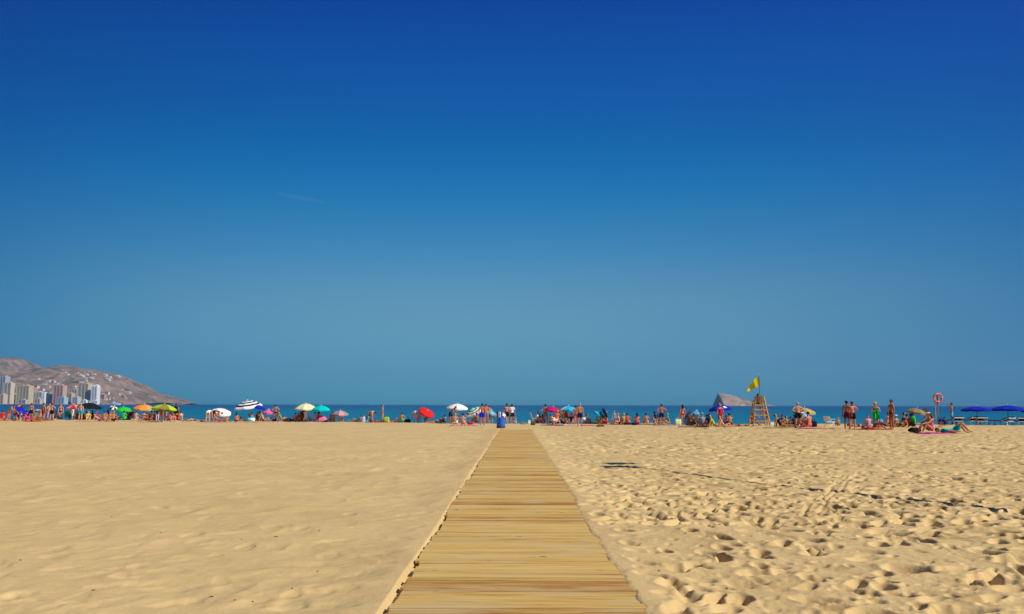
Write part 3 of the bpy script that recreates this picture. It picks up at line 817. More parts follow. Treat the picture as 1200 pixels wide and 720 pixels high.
U(398.8, 481, 494, 19, ['rose', 'grey'], 'small pink and grey striped umbrella, low to the sand', (2, 6), panels=[0, 1])
U(379, 486.5, 493.5, 11, 'pink', 'small pink umbrella lying open on the sand', (55, 45), rise=.2)
U(501, 477, 495, 19.5, 'red', 'red umbrella tilted down to the right, alone against the sea', (30, 24), rise=.18)
U(536, 473.8, 497, 24.5, 'white', 'plain white umbrella right of the red one', (3, 5))
U(553.5, 475.5, 497, 21, ['green', 'white', 'purple'], 'green, white and purple ringed umbrella tilted down to the left', (-24, 20), stripes=[0, 1, 0, 0, 1, 2, 1, 1], rise=.26)
U(576, 480, 497, 14, ['sky', 'grey'], 'pale blue grey umbrella behind the man with red trunks', (18, 10), panels=[0, 1])
U(648.5, 476, 498, 17.5, ['crimson', 'magenta'], 'crimson umbrella left of the sky blue one', (10, 12), panels=[0, 0, 1])
U(666.5, 476.8, 499, 19, ['aqua', 'sky', 'white'], 'sky blue umbrella with white patches right of the crimson one', (0, 4), panels=[0, 0, 1, 0, 2, 0])
U(703, 482, 497.5, 13, 'aqua', 'bright blue umbrella tipped down to the right over a family', (30, 8), rise=.22)
U(711, 481, 497.5, 12, 'black', 'black umbrella standing on edge beside the bright blue one', (66, 0), rise=.2)
U(686.5, 488.5, 498, 9, ['grey', 'white'], 'small grey and white umbrella propped low behind the grey haired man', (30, 10), panels=[0, 1])
U(808, 479.5, 499, 22, ['slate', 'grey', 'sky'], 'grey blue striped umbrella resting on its rim as a windbreak', (-52, 30), panels=[0, 1, 0, 2], rise=.24)
U(844, 474, 499, 27, ['royal', 'white'], 'dark blue umbrella with white patches left of the lifeguard chair', (-5, 0), panels=[0], patches={2: 1, 6: 1})
U(943.5, 477, 499.5, 26, ['tan', 'khaki'], 'tan umbrella right of the lifeguard chair', (3, 4), panels=[0, 0, 0, 1, 1])
U(1076, 476.5, 497.5, 22, 'khaki', 'sand coloured umbrella left of the lifebuoy post', (8, 8))
U(1145.5, 474, 496.5, 34, 'royal', 'wide royal blue umbrella, the left one of the lounger row', (0, 0), polec=DARKM, rise=.17)
U(1182, 472.6, 497, 36, 'royal', 'wide royal blue umbrella, the middle one of the lounger row', (0, 0), polec=DARKM, rise=.19)
U(1216, 474.5, 497, 34, 'royal', 'wide royal blue umbrella cut off by the right edge', (0, 0), polec=DARKM, rise=.18)

# ---- sun loungers
def lounger_proto():
    root = empty('sun_lounger')
    bm = bmesh.new()
    for s in (-1, 1): bar(bm, (s * .32, -.95, .33), (s * .32, .95, .33), .06, .07)
    for y in (-.95, -.3, .3, .95): bar(bm, (-.29, y, .33), (.29, y, .33), .05, .04)
    fin('frame', bm, WHITEP, root)
    for sx in (-1, 1):
        for y, k in ((-.8, -.08), (.75, .08)):
            bm = bmesh.new(); bar(bm, (sx * .3, y, .31), (sx * .31, y + k, -.06), .06, .05); fin('leg', bm, WHITEP, root)
    bm = bmesh.new()
    bar(bm, (-.3, .3, .38), (-.3, .95, .58), .06, .05); bar(bm, (.3, .3, .38), (.3, .95, .58), .06, .05); bar(bm, (-.34, .96, .585), (.34, .96, .585), .07, .09)
    fin('backrest', bm, WHITEP, root)
    bm = bmesh.new(); box(bm, (0, -.33, .385), (.55, 1.2, .05)); q = Matrix.Rotation(math.atan2(.2, .65), 4, 'X'); box(bm, (0, .63, .54), (.54, .70, .10), q); fin('cushion', bm, cloth('navy'), root)
    return root
LP = lounger_proto()
def copytree(o, parent=None):
    c = o.copy(); COL.objects.link(c); c.parent = parent
    for ch in o.children: copytree(ch, c)
    return c
for i, (px, py, rz, lab) in enumerate([(1119.5, 496.2, 172, 'white sun lounger with navy pad behind the raised knees, leftmost of its row'), (1134, 496.4, 190, 'white sun lounger with navy pad, second from the left of its row'),
        (1147.5, 496.4, 168, 'white sun lounger directly below the pole of the left blue umbrella'), (1173.5, 497.2, 200, 'white sun lounger with raised backrest left of the middle blue pole'), (1195.5, 497.2, 165, 'white sun lounger at the right edge below the middle blue umbrella'), (1158, 495.6, 100, 'low white sun lounger far back between two blue umbrellas')]):
    o = LP if i == 0 else copytree(LP)
    o.location = at(px, py); o.rotation_euler = (0, 0, R(rz))
    tag(o, lab, 'sun lounger', 'white sun loungers at the right')

# ---- lifeguard chair with flag
def lifeguard():
    base = at(890.5, 499.5)
    root = empty('lifeguard_chair', base)
    tag(root, 'wooden lifeguard high chair with ladder rungs, yellow flag above', 'lifeguard chair')
    wd = WOOD
    for sx in (-1, 1):
        for (yb, yt) in ((-.55, -.12), (.75, .35)):
            bm = bmesh.new(); bar(bm, (sx * .66, yb, -.2), (sx * .30, yt, 1.95 if yt > 0 else 2.2), .09, .07); fin('leg', bm, wd, root)
    def xat(z): return .66 - .36 * (z + .2) / 2.4
    def yat(z): return -.55 + .43 * (z + .2) / 2.4
    for z in (.38, .82, 1.22, 1.56):
        bm = bmesh.new(); box(bm, (0, yat(z) - .06, z), (2 * xat(z) + .12, .05, .085)); fin('rung', bm, wd, root)
    bm = bmesh.new(); bar(bm, (-.62, .68, .1), (.40, .46, 1.35), .06, .04); bar(bm, (.62, .74, .1), (-.40, .5, 1.35), .06, .04)
    for sx in (-1, 1): bar(bm, (sx * .60, -.40, .6), (sx * .54, .62, .6), .06, .05); bar(bm, (sx * .42, -.2, 1.45), (sx * .42, .5, 1.45), .06, .06)
    fin('brace', bm, wd, root)
    bm = bmesh.new(); 
    for k in range(6): box(bm, (0, -.02 + k * .11, 1.62), (.84, .10, .04))
    fin('seat', bm, wd, root)
    bm = bmesh.new()
    for k in range(4): box(bm, (0, -.2, 1.78 + k * .13), (.62 - k * .015, .035, .115))
    fin('backrest', bm, mat('brown_boards', (.30, .15, .05), .8, .2, .2, 8), root)
    bm = bmesh.new(); tube(bm, [(-.02, -.28, 1.5), (-.02, -.28, 3.75)], .018, 8); fp = fin('flagpole', bm, DARKM, root)
    bm = bmesh.new(); lathe(bm, [(0, 3.75), (.03, 3.77), (.03, 3.80), (0, 3.83)], 8, c=(-.02, -.28, 0)); fin('knob', bm, WHITEP, fp)
    # flag flying left and drooping
    k = 0.0685
    pts_t = [(0, 3.66), (-.2, 3.56), (-.42, 3.36), (-.62, 3.1), (-.82, 2.76), (-1.0, 2.48)]
    pts_b = [(0, 2.98), (-.2, 2.86), (-.42, 2.74), (-.62, 2.64), (-.82, 2.54), (-.98, 2.44)]
    bm = bmesh.new(); g = []
    for j in range(7):
        row = []
        for i in range(21):
            f = i / 20 * 5; a = min(int(f), 4); t = f - a
            T = Vector((pts_t[a][0] * (1 - t) + pts_t[a + 1][0] * t, pts_t[a][1] * (1 - t) + pts_t[a + 1][1] * t)); B = Vector((pts_b[a][0] * (1 - t) + pts_b[a + 1][0] * t, pts_b[a][1] * (1 - t) + pts_b[a + 1][1] * t))
            p = T.lerp(B, j / 6)
            row.append(bm.verts.new((p.x - .04, -.28 + .07 * math.sin(i * .55 + j * .3) * min(1, i / 5), p.y)))
        g.append(row)
    for j in range(6):
        for i in range(20): bm.faces.new((g[j][i], g[j][i + 1], g[j + 1][i + 1], g[j + 1][i]))
    fmt = bpy.data.materials.new('flag_cloth'); fmt.use_nodes = True; nt = fmt.node_tree; nt.nodes.clear()
    ou = nt.nodes.new('ShaderNodeOutputMaterial'); df = nt.nodes.new('ShaderNodeBsdfDiffuse'); tl = nt.nodes.new('ShaderNodeBsdfTranslucent'); mx = nt.nodes.new('ShaderNodeMixShader'); mx.inputs[0].default_value = .45
    wv = nt.nodes.new('ShaderNodeTexNoise'); wv.inputs['Scale'].default_value = 5; rp = nt.nodes.new('ShaderNodeValToRGB')
    rp.color_ramp.elements[0].color = (.80, .60, .01, 1); rp.color_ramp.elements[1].color = (.90, .74, .02, 1)
    nt.links.new(wv.outputs['Fac'], rp.inputs[0]); nt.links.new(rp.outputs[0], df.inputs[0]); nt.links.new(rp.outputs[0], tl.inputs[0])
    nt.links.new(df.outputs[0], mx.inputs[1]); nt.links.new(tl.outputs[0], mx.inputs[2]); nt.links.new(mx.outputs[0], ou.inputs['Surface'])
    o = fin('flag', bm, fmt, root, smooth=True)
    return base
LGB = lifeguard()

# ---- lifebuoy post
def buoy():
    base = at(1100, 497.2)
    root = empty('lifebuoy_post', base); tag(root, 'lifebuoy stand with wooden post and pale side pole', 'lifebuoy stand')
    k = base.y / F
    H = (497.2 - 459.8) * k
    bm = bmesh.new(); bar(bm, (0, 0, -.3), (0, 0, H), .085, .07); fin('post', bm, mat('brown_post', (.28, .16, .09), .8, .2, .2, 8), root)
    bm = bmesh.new(); tube(bm, [(-.19, .0, -.3), (-.19, .0, H * .70)], .028, 8); fin('side_pole', bm, mat('pale_pole', (.55, .5, .42), .6, .3, .1, 5), root)
    bm = bmesh.new(); box(bm, (-.09, .0, H * .70 + .03), (.34, .1, .06)); fin('bracket', bm, POLE, root)
    bm = bmesh.new(); rr, r2 = .31, .085; n, mm = 32, 10; V = []
    for i in range(n):
        a = 2 * math.pi * i / n; V.append([bm.verts.new(((rr + r2 * math.cos(b)) * math.cos(a), r2 * .75 * math.sin(b), (rr + r2 * math.cos(b)) * math.sin(a))) for b in [2 * math.pi * j / mm for j in range(mm)]])
    for i in range(n):
        for j in range(mm):
            f = bm.faces.new((V[i][j], V[(i + 1) % n][j], V[(i + 1) % n][(j + 1) % mm], V[i][(j + 1) % mm])); f.material_index = 1 if (i % 8) < 2 else 0
    o = fin('lifebuoy', bm, [mat('buoy_red', (.72, .12, .06), .5, .4, .08, 6), mat('buoy_band', (.72, .36, .30), .5, .4, .08, 6)], None, smooth=True)
    o.location = base + Vector((0, -.12, H - .42)); tag(o, 'round orange red lifebuoy hung on the wooden post', 'lifebuoy')
buoy()

# ---- litter barrel
def barrel():
    base = at(587, 503); k = base.y / F
    root = empty('litter_barrel', base); tag(root, 'tall blue litter barrel at the far left end of the boardwalk', 'litter bin')
    r = 4.9 * k; H = 18.9 * k
    bm = bmesh.new()
    pr = [(0, 0), (r * .96, 0), (r, .04)]
    for z in (.22, .42, .62, .82): pr += [(r, z * H - .03), (r * 1.035, z * H), (r, z * H + .03)]
    pr += [(r, H - .05), (r * 1.04, H - .02), (r * 1.04, H), (r * .97, H), (r * .95, H * .5), (0, H * .5)]
    lathe(bm, pr, 36); fin('drum', bm, mat('barrel_blue', (.012, .13, .60), .38, .5, .10, 3), root, smooth=True)
    bm = bmesh.new(); lathe(bm, [(r * 1.005, .005), (r * 1.045, .01), (r * 1.045, H * .13), (r * 1.005, H * .135)], 36); fin('base_band', bm, mat('olive_band', (.07, .075, .03), .8, .2, .2, 6), root)
    # bin liner hanging over the rim
    bm = bmesh.new(); n = 40; V = []
    for j in range(5):
        row = []
        for i in range(n + 1):
            a = R(-70) + R(300) * i / n
            dr = max(.02, (.10 + .12 * noise(i * .35, 1.5, 3) + .09 * noise(i * .11, 4.5, 5))) * H * .9
            z = [H * .985, H + .012, H - dr * .3, H - dr * .7, H - dr][j]; rr = [r * .93, r * 1.02, r * 1.07, r * 1.09, r * 1.085][j] + .008 * math.sin(i * 1.7)
            row.append(bm.verts.new((rr * math.cos(a), rr * math.sin(a), z)))
        V.append(row)
    for j in range(4):
        for i in range(n): bm.faces.new((V[j][i], V[j][i + 1], V[j + 1][i + 1], V[j + 1][i]))
    o = fin('bin_liner', bm, mat('liner_dark', (.03, .05, .13), .35, .5, .1, 8), root, smooth=True); o.modifiers.new('t', 'SOLIDIFY').thickness = .004
    for (a0, a1, z0, z1, nm) in ((-125, -92, .66, .99, 'paper_notice'), (-72, -18, .70, .90, 'white_bag')):
        bm = bmesh.new(); V = []
        for j in range(6):
            row = []
            for i in range(9):
                a = R(a0 + (a1 - a0) * i / 8); zz = z1 - (z1 - z0) * j / 5
                if nm == 'white_bag': zz -= (i - 4) * .012 + (.05 if i > 4 else 0) * j / 5
                rr = r * 1.10 + (.03 * math.sin(j * 1.2 + i * .8) if nm == 'white_bag' else 0)
                row.append(bm.verts.new((rr * math.cos(a), rr * math.sin(a), zz * H)))
            V.append(row)
        for j in range(5):
            for i in range(8): bm.faces.new((V[j][i], V[j][i + 1], V[j + 1][i + 1], V[j + 1][i]))
        if nm == 'white_bag':
            o = fin('plastic_bag', bm, cloth('white'), root, smooth=True)
        else: o = fin(nm, bm, cloth('white'), root, smooth=True)
        o.modifiers.new('t', 'SOLIDIFY').thickness = .006
barrel()

# ---- added unseen slanting mast outside the frame, placed to shadow the trodden sand
def mast():
    P1 = at(727, 546.3); P1.z = 0
    L = 12.0
    T = P1 + SUN_DIR * L + Vector((0, 0, L * math.tan(SUN_EL)))
    P3 = at(1196, 598.5)
    B = P3 + (P3 - P1).normalized() * 2.6; B.z = float(ground(B.x, B.y))
    root = empty('shadow_caster_mast', B); tag(root, 'tall unseen slanting mast added to cast the long thin shadow on the trodden sand', 'floodlight mast')
    V = T - B
    bm = bmesh.new(); tube(bm, [V * -.01, V * .33, V * .66, V], [.085, .07, .055, .045], 14); fin('pole', bm, POLE, root, smooth=True)
    bm = bmesh.new(); box(bm, (0, 0, .05), (1.3, 1.3, .3)); box(bm, (0, 0, .25), (.5, .5, .2)); fin('base', bm, mat('concrete_base', (.35, .34, .32), .9, .1, .15, 5), root)
    Y = Vector((0, 1, 0))
    bm = bmesh.new(); bar(bm, V - Y * .62, V + Y * .62, .05, .05); fin('cross_arm', bm, POLE, root)
    for s in (-1, 1):  # two unlit heads, added to shape the end of the cast shadow
        bm = bmesh.new(); v = box(bm, (0.0, 0, 0), (.70, .60, .30))
        for q in v:
            if q.co.z < 0: q.co.x *= .9; q.co.y *= .8
        bmesh.ops.bevel(bm, geom=bm.edges[:], offset=.025, segments=2, affect='EDGES')
        h = fin('caster_head', bm, POLE, root, smooth=True); h.location = V + Y * s * .62 + Vector((0.06 * s, 0, .02))
        bm = bmesh.new(); box(bm, (0, 0, -.152), (.5, .3, .012)); fin('lens', bm, WHITEP, h)
mast()

# ================================================================== PEOPLE
def nrm(v): return Vector(v).normalized()
DOWN = (0, 0, -1)
def make_pose(name, pelvis, spine, arms, legs, head=None, lat=(1, 0, 0), bendback=None, feet=None):
    """faces -Y. arms/legs: (left dirs, right dirs); the left limb is on -X. returns the body mesh and its garments"""
    sp = nrm(spine); lt = nrm(lat); hd = nrm(head or spine)
    sp2 = nrm(bendback) if bendback else sp
    P = []; E = []; Rr = []; bones = []
    def v(p, r, par=None, bone=None, t0=0, t1=1):
        P.append(Vector(p)); Rr.append(r); i = len(P) - 1
        if par is not None:
            E.append((par, i)); bones.append((par, i, bone, t0, t1))
        return i
    p0 = Vector(pelvis)
    a0 = v(p0, .135)
    a1 = v(p0 + sp * .15, .118, a0, 'spine', 0, .3)
    q = P[a1]
    a2 = v(q + sp2 * .16, .135, a1, 'spine', .3, .62)
    a3 = v(P[a2] + sp2 * .12, .125, a2, 'spine', .62, .86)
    a4 = v(P[a3] + sp2 * .075, .066, a3, 'spine', .86, 1)
    a5 = v(P[a4] + (sp2 + hd).normalized() * .065, .055, a4, 'neck')
    a6 = v(P[a5] + hd * .065, .088, a5, 'head', 0, .5)
    front = lt.cross(hd).normalized() if False else (hd.cross(lt)).normalized()
    a7 = v(P[a6] + hd * .085, .098, a6, 'head', .5, .9)
    a8 = v(P[a7] + hd * .05, .070, a7, 'head', .9, 1)
    hands = []
    for s, ad in ((-1, arms[0]), (1, arms[1])):
        sh = v(P[a3] + lt * s * .165 + sp2 * .02, .062, a3, 'shoulder')
        el = v(P[sh] + nrm(ad[0]) * .28, .042, sh, 'upper_arm')
        wr = v(P[el] + nrm(ad[1]) * .25, .029, el, 'forearm')
        ha = v(P[wr] + nrm(ad[1]) * .05, .032, wr, 'hand')
        hands.append((P[ha].copy(), nrm(ad[1]), s))
    for s, ld in ((-1, legs[0]), (1, legs[1])):
        hp = v(p0 + lt * s * .085 - sp * .05, .100, a0, 'hip')
        mid = v(P[hp] + nrm(ld[0]) * .2, .083, hp, 'thigh', 0, .47)
        kn = v(P[hp] + nrm(ld[0]) * .43, .056, mid, 'thigh', .47, 1)
        cf = v(P[kn] + nrm(ld[1]) * .14, .058, kn, 'shank', 0, .35)
        an = v(P[kn] + nrm(ld[1]) * .41, .037, cf, 'shank', .35, 1)
        fd = nrm(ld[2]) if len(ld) > 2 else Vector((0, -1, -.25)).normalized()
        ft = v(P[an] + fd * .10, .038, an, 'foot')
        v(P[ft] + fd * .09, .028, ft, 'foot')
    me = bpy.data.meshes.new('tmp'); me.from_pydata([tuple(p) for p in P], E, []); me.update()
    o = bpy.data.objects.new('tmp', me); COL.objects.link(o)
    sk = o.modifiers.new('s', 'SKIN'); sk.branch_smoothing = 0.6; sk.use_smooth_shade = True
    for i, sv_ in enumerate(me.skin_vertices[0].data): sv_.radius = (Rr[i], Rr[i]); sv_.use_root = (i == 0)
    sb = o.modifiers.new('d', 'SUBSURF'); sb.levels = 2; sb.render_levels = 2
    dg = bpy.context.evaluated_depsgraph_get(); dg.update()
    ev = o.evaluated_get(dg)
    bmh = bpy.data.meshes.new_from_object(ev)
    bpy.data.objects.remove(o)
    n = len(bmh.vertices); co = np.empty(n * 3); bmh.vertices.foreach_get('co', co); co = co.reshape(-1, 3)
    # nearest bone of every vertex
    best = np.full(n, 1e9); bi = np.zeros(n, int); bt = np.zeros(n)
    for k, (a, b, nm, t0, t1) in enumerate(bones):
        A = np.array(P[a]); B = np.array(P[b]); ab = B - A
        t = np.clip(((co - A) @ ab) / (ab @ ab), 0, 1)
        d = np.linalg.norm(co - (A + t[:, None] * ab), axis=1) / (Rr[a] * (1 - t) + Rr[b] * t)
        m_ = d < best
        best[m_] = d[m_]; bi[m_] = k; bt[m_] = (t0 + (t1 - t0) * t)[m_]
    names = np.array([b[2] for b in bones])[bi]
    # flatten the torso front to back, slim the head sideways
    fr = np.array((lt.cross(sp)).normalized())
    for k, (a, b, nm, t0, t1) in enumerate(bones):
        if nm in ('spine',):
            m_ = bi == k; A = np.array(P[a]); rel = co[m_] - A
            co[m_] -= (0.26 * (rel @ fr))[:, None] * fr[None, :]
    hl = np.array(lt); hc = np.array(P[a7])
    m_ = names == 'head'; rel = co[m_] - hc; co[m_] -= (0.16 * (rel @ hl))[:, None] * hl[None, :]
    faces = [tuple(p.vertices) for p in bmh.polygons]
    bpy.data.meshes.remove(bmh)
    hf = np.array(lt.cross(hd).normalized()) * -1          # direction of the face
    hf = np.array(hd.cross(lt).normalized()) * -1
    # make sure the face points to -Y side of the body frame
    ref = np.array(lt.cross(Vector(sp))) 
    if hf @ ref < 0: hf = -hf
    if name not in ('prone',) and False: pass
    face_dir = Vector((hf[0], hf[1], hf[2]))
    if (lt.cross(hd)).dot(face_dir) < 0: face_dir = -face_dir
    # lt x up : (1,0,0)x(0,0,1) = (0,-1,0) -> faces -Y
    face_dir = lt.cross(hd).normalized()
    minz = co[:, 2].min(); co[:, 2] -= minz
    sh = Vector((0, 0, -minz))
    # ---- body mesh with hands, nose and ears
    bm = bmesh.new()
    vs = [bm.verts.new(c) for c in co]
    for f in faces:
        try: bm.faces.new([vs[i] for i in f])
        except ValueError: pass
    for (hp_, hdv, s) in hands:
        hp_ = hp_ + sh
        qd = hdv.to_track_quat('Z', 'X').to_matrix().to_4x4()
        Mx = Matrix.Translation(hp_) @ qd
        box(bm, Mx @ Vector((0, 0, .035)), (.030, .075, .085), qd)
        for k, ln in enumerate((.062, .075, .070, .052)):
            y = (k - 1.5) * .019
            tube(bm, [Mx @ Vector((0, y, .065)), Mx @ Vector((.004, y, .065 + ln * .55)), Mx @ Vector((.016, y, .065 + ln))], [.009, .0085, .006], 5)
        tube(bm, [Mx @ Vector((.0, -.034 * s, .015)), Mx @ Vector((.012, -.058 * s, .045)), Mx @ Vector((.018, -.060 * s, .072))], [.011, .010, .007], 5)
    C7 = Vector(P[a7]) + sh
    tube(bm, [C7 + face_dir * .075 + hd * .012, C7 + face_dir * .112 - hd * .022, C7 + face_dir * .075 - hd * .030], [.008, .013, .006], 6)
    for s in (-1, 1): tube(bm, [C7 + lt * s * .075 - hd * .03, C7 + lt * s * .088 + hd * .0, C7 + lt * s * .078 + hd * .025], [.008, .014, .008], 6)
    for f in bm.faces: f.smooth = True
    bmesh.ops.recalc_face_normals(bm, faces=bm.faces)
    body = bpy.data.meshes.new('body_' + name); bm.to_mesh(body); bm.free()
    # vertex normals
    tm = bpy.data.meshes.new('t2'); tm.from_pydata([tuple(c) for c in co], [], faces); tm.update()
    nr = np.empty(n * 3); tm.vertices.foreach_get('normal', nr); nr = nr.reshape(-1, 3); bpy.data.meshes.remove(tm)
    def shell(label, mask, off):
        fs = [f for f in faces if sum(mask[i] for i in f) * 2 > len(f)]
        use = sorted({i for f in fs for i in f}); mp = {i: k for k, i in enumerate(use)}
        mm = bpy.data.meshes.new(label + '_' + name)
        mm.from_pydata([tuple(co[i] + nr[i] * (off if not hasattr(off, '__len__') else off[i])) for i in use], [], [tuple(mp[i] for i in f) for f in fs])
        for p in mm.polygons: p.use_smooth = True
        mm.update(); return mm
    isb = lambda *a: np.isin(names, a)
    th = names == 'thigh'; spn = names == 'spine'; hip = names == 'hip'
    G = {}
    G['trunks'] = shell('trunks', (spn & (bt < .16)) | hip | (th & (bt < .62)), .014)
    G['briefs'] = shell('briefs', (spn & (bt < .10)) | hip | (th & (bt < .12)), .010)
    G['bikini_top'] = shell('bikini_top', spn & (bt > .50) & (bt < .74), .012)
    G['swimsuit'] = shell('swimsuit', (spn & (bt < .80)) | hip | (th & (bt < .10)), .010)
    G['shirt'] = shell('shirt', (spn & (bt > .03)) | isb('shoulder') | ((names == 'upper_arm') & (bt < .55)), .016)
    G['dress'] = shell('dress', spn | hip | (th & (bt < .85)) | isb('shoulder'), .020)
    G['trousers'] = shell('trousers', (spn & (bt < .16)) | hip | th | ((names == 'shank') & (bt < .9)), .016)
    rel = co - np.array(C7); up = rel @ np.array(hd); fw = rel @ np.array(face_dir)
    isH = names == 'head'
    G['hair'] = shell('hair', isH & ((up > .035 + .0 * fw) | ((fw < .02) & (up > -.10))), .014)
    G['cap'] = shell('cap', isH & (up > .015), .020)
    bm = bmesh.new()
    back = C7 - face_dir * .075
    tube(bm, [back + hd * .06, back - hd * .04 - face_dir * .01, back - hd * .16 - face_dir * .02 , back - hd * .30 - face_dir * .0], [.06, .085, .08, .03], 10)
    me2 = bpy.data.meshes.new('long_hair_' + name); bm.to_mesh(me2); bm.free(); G['long_hair'] = me2
    for p in me2.polygons: p.use_smooth = True
    bm = bmesh.new()
    lathe(bm, [(.0, .13), (.06, .12), (.10, .09), (.112, .045), (.19, .035), (.19, .025), (.105, .03)], 16)
    qh = Vector(hd).to_track_quat('Z', 'Y').to_matrix().to_4x4()
    bmesh.ops.transform(bm, matrix=Matrix.Translation(C7) @ qh, verts=bm.verts)
    me3 = bpy.data.meshes.new('sun_hat_' + name); bm.to_mesh(me3); bm.free(); G['sun_hat'] = me3
    return {'body': body, 'G': G, 'hands': [(h[0] + sh) for h in hands]}

def both(a): return (a, tuple((-x if i == 99 else x) for i, x in enumerate(a)))
def mirror(limb): return tuple((-d[0], d[1], d[2]) for d in limb)
def sym(limb): return (limb, mirror(limb))
POSES = {}
leg_st = ((-.06, .02, -1), (-.03, .04, -1))
POSES['stand'] = make_pose('stand', (0, 0, .9), (0, 0.0, 1), sym(((-.22, .05, -1), (-.06, -.18, -1))), sym(leg_st))
POSES['stride'] = make_pose('stride', (0, 0, .9), (0, -.08, 1), (((-.2, .35, -1), (-.05, -.1, -1)), ((.2, -.3, -1), (.05, -.5, -1))), (((-.04, -.36, -1), (-.02, .02, -1)), ((.04, .22, -1), (.02, .55, -1), (0, -.8, -.6))))
POSES['akimbo'] = make_pose('akimbo', (0, 0, .9), (0, .03, 1), sym(((-.78, .22, -.75), (.72, -.28, -.42))), sym(((-.12, 0, -1), (-.06, .04, -1))))
POSES['one_hip'] = make_pose('one_hip', (0, 0, .9), (0.04, 0, 1), (((-.78, .22, -.75), (.72, -.28, -.42)), ((.18, 0, -1), (.04, -.2, -1))), (((-.05, 0, -1), (-.02, .04, -1)), ((.14, -.1, -1), (.06, .05, -1))))
POSES['hold'] = make_pose('hold', (0, 0, .9), (0, -.04, 1), sym(((-.25, -.25, -1), (.35, -.9, .15))), sym(leg_st), head=(0, -.25, 1))
POSES['shade'] = make_pose('shade', (0, 0, .9), (0, .02, 1), (((-.8, -.5, .15), (.95, -.15, .50)), ((.2, .05, -1), (.06, -.18, -1))), sym(leg_st))
POSES['bend'] = make_pose('bend', (0, .12, .84), (0, -.72, .55), sym(((-.08, -.25, -1), (-.02, -.15, -1))), sym(((-.10, -.12, -1), (-.05, .16, -1))), head=(0, -.85, -.35), bendback=(0, -.95, -.12))
POSES['stoop'] = make_pose('stoop', (0, .08, .87), (0, -.45, .9), sym(((-.12, -.5, -.9), (-.02, -.7, -.7))), sym(((-.08, -.1, -1), (-.04, .14, -1))), head=(0, -.75, .5), bendback=(0, -.7, .65))
POSES['sit'] = make_pose('sit', (0, 0, .12), (0, .08, 1), sym(((-.12, -.75, -.62), (.1, -.9, -.12))), sym(((-.14, -.78, .62), (.05, -.48, -.88))), head=(0, -.12, 1), bendback=(0, -.22, 1))
POSES['sit_back'] = make_pose('sit_back', (0, 0, .12), (0, .42, .9), sym(((-.2, .38, -.9), (-.06, .2, -1))), (((-.12, -1, .02), (-.04, -1, -.03), (0, -.5, .8)), ((.14, -.8, .58), (-.02, -.52, -.86))))
POSES['sit_cross'] = make_pose('sit_cross', (0, 0, .12), (0, .02, 1), sym(((-.2, -.45, -.9), (.1, -.85, -.25))), (((-.72, -.68, .10), (.86, -.45, -.08), (.6, -.7, 0)), ((.72, -.68, .12), (-.86, -.30, .0), (-.6, -.7, 0))), head=(0, -.2, 1), bendback=(0, -.2, 1))
POSES['sit_chair'] = make_pose('sit_chair', (0, 0, .42), (0, .22, 1), sym(((-.18, -.3, -.95), (.0, -1, .05))), sym(((-.12, -1, .02), (-.03, -.12, -1))))
POSES['lie'] = make_pose('lie', (0, 0, .12), (0, 1, .02), sym(((-.45, -.85, -.08), (-.1, -1, 0))), sym(((-.12, -1, 0), (-.04, -1, 0), (-.2, -.35, .9))), lat=(-1, 0, 0), head=(0, 1, .12))
POSES['lie_knees'] = make_pose('lie_knees', (0, 0, .12), (0, 1, .02), sym(((.45, -.85, -.08), (.1, -1, 0))), (((.12, -.66, .75), (.02, -.55, -.84)), ((-.14, -.60, .80), (-.02, -.62, -.80))), lat=(-1, 0, 0), head=(0, 1, .15))
POSES['prone'] = make_pose('prone', (0, 0, .12), (0, -1, .03), sym(((-.5, -.55, -.5), (.3, -1, -.05))), sym(((-.10, 1, 0), (-.03, 1, .02), (0, 1, -.3))), head=(0, -.95, .45), bendback=(0, -.92, .35))
POSES['recline'] = make_pose('recline', (0, 0, .12), (0, .80, .60), sym(((-.2, .25, -1), (-.05, -.6, -.3))), (((-.12, -1, .03), (-.04, -1, -.03), (0, -.5, .8)), ((.12, -.75, .65), (0, -.55, -.85))), head=(0, .55, .85))
POSES['kneel'] = make_pose('kneel', (0, 0, .36), (0, -.30, 1), sym(((-.12, -.6, -.8), (.02, -.6, -.8))), sym(((-.12, -.62, -.72), (-.02, 1, -.10), (0, 1, -.1))), head=(0, -.55, .8), bendback=(0, -.5, .85))
POSES['squat'] = make_pose('squat', (0, 0, .30), (0, -.35, 1), sym(((-.15, -.7, -.7), (.05, -.8, -.5))), sym(((-.3, -.9, .28), (.0, .28, -1))), head=(0, -.4, 1), bendback=(0, -.5, .9))
for nm in ('lie',):
    pass

CNT = {'n': 0}
def person(px, py, pose, face, tone, hair, wear, label, scale=1.0, loc=None):
    """face: heading in degrees, 0 towards the camera, 90 to the right, 180 away, 270 to the left. wear: 'garment:colour ...'"""
    D = POSES[pose]
    o = empty('person', loc if loc is not None else at(px, py), R(face))
    o.scale = (scale * 1.1, scale * (1.1 if 'lie' not in pose and pose != 'prone' else 1.0), scale)
    lab = label if label.startswith('person') else 'person ' + label
    tag(o, lab, 'person', 'people on the beach')
    link('body', D['body'], o, skin(tone))
    if hair:
        parts = hair.split('+')
        if parts[0] in HAIR: link('hair', D['G']['hair'], o, hairm(parts[0]))
        if 'long' in parts: link('long_hair', D['G']['long_hair'], o, hairm(parts[0]))
        for p_ in parts:
            if p_.startswith('cap:'): link('cap', D['G']['cap'], o, cloth(p_[4:]))
            if p_.startswith('hat:'): link('sun_hat', D['G']['sun_hat'], o, cloth(p_[4:]))
    for w_ in wear.split():
        g, c = w_.split(':')
        link(g if g != 'trunks' else 'swim_trunks', D['G'][g], o, cloth(c))
    CNT['n'] += 1
    return o
Pn = person
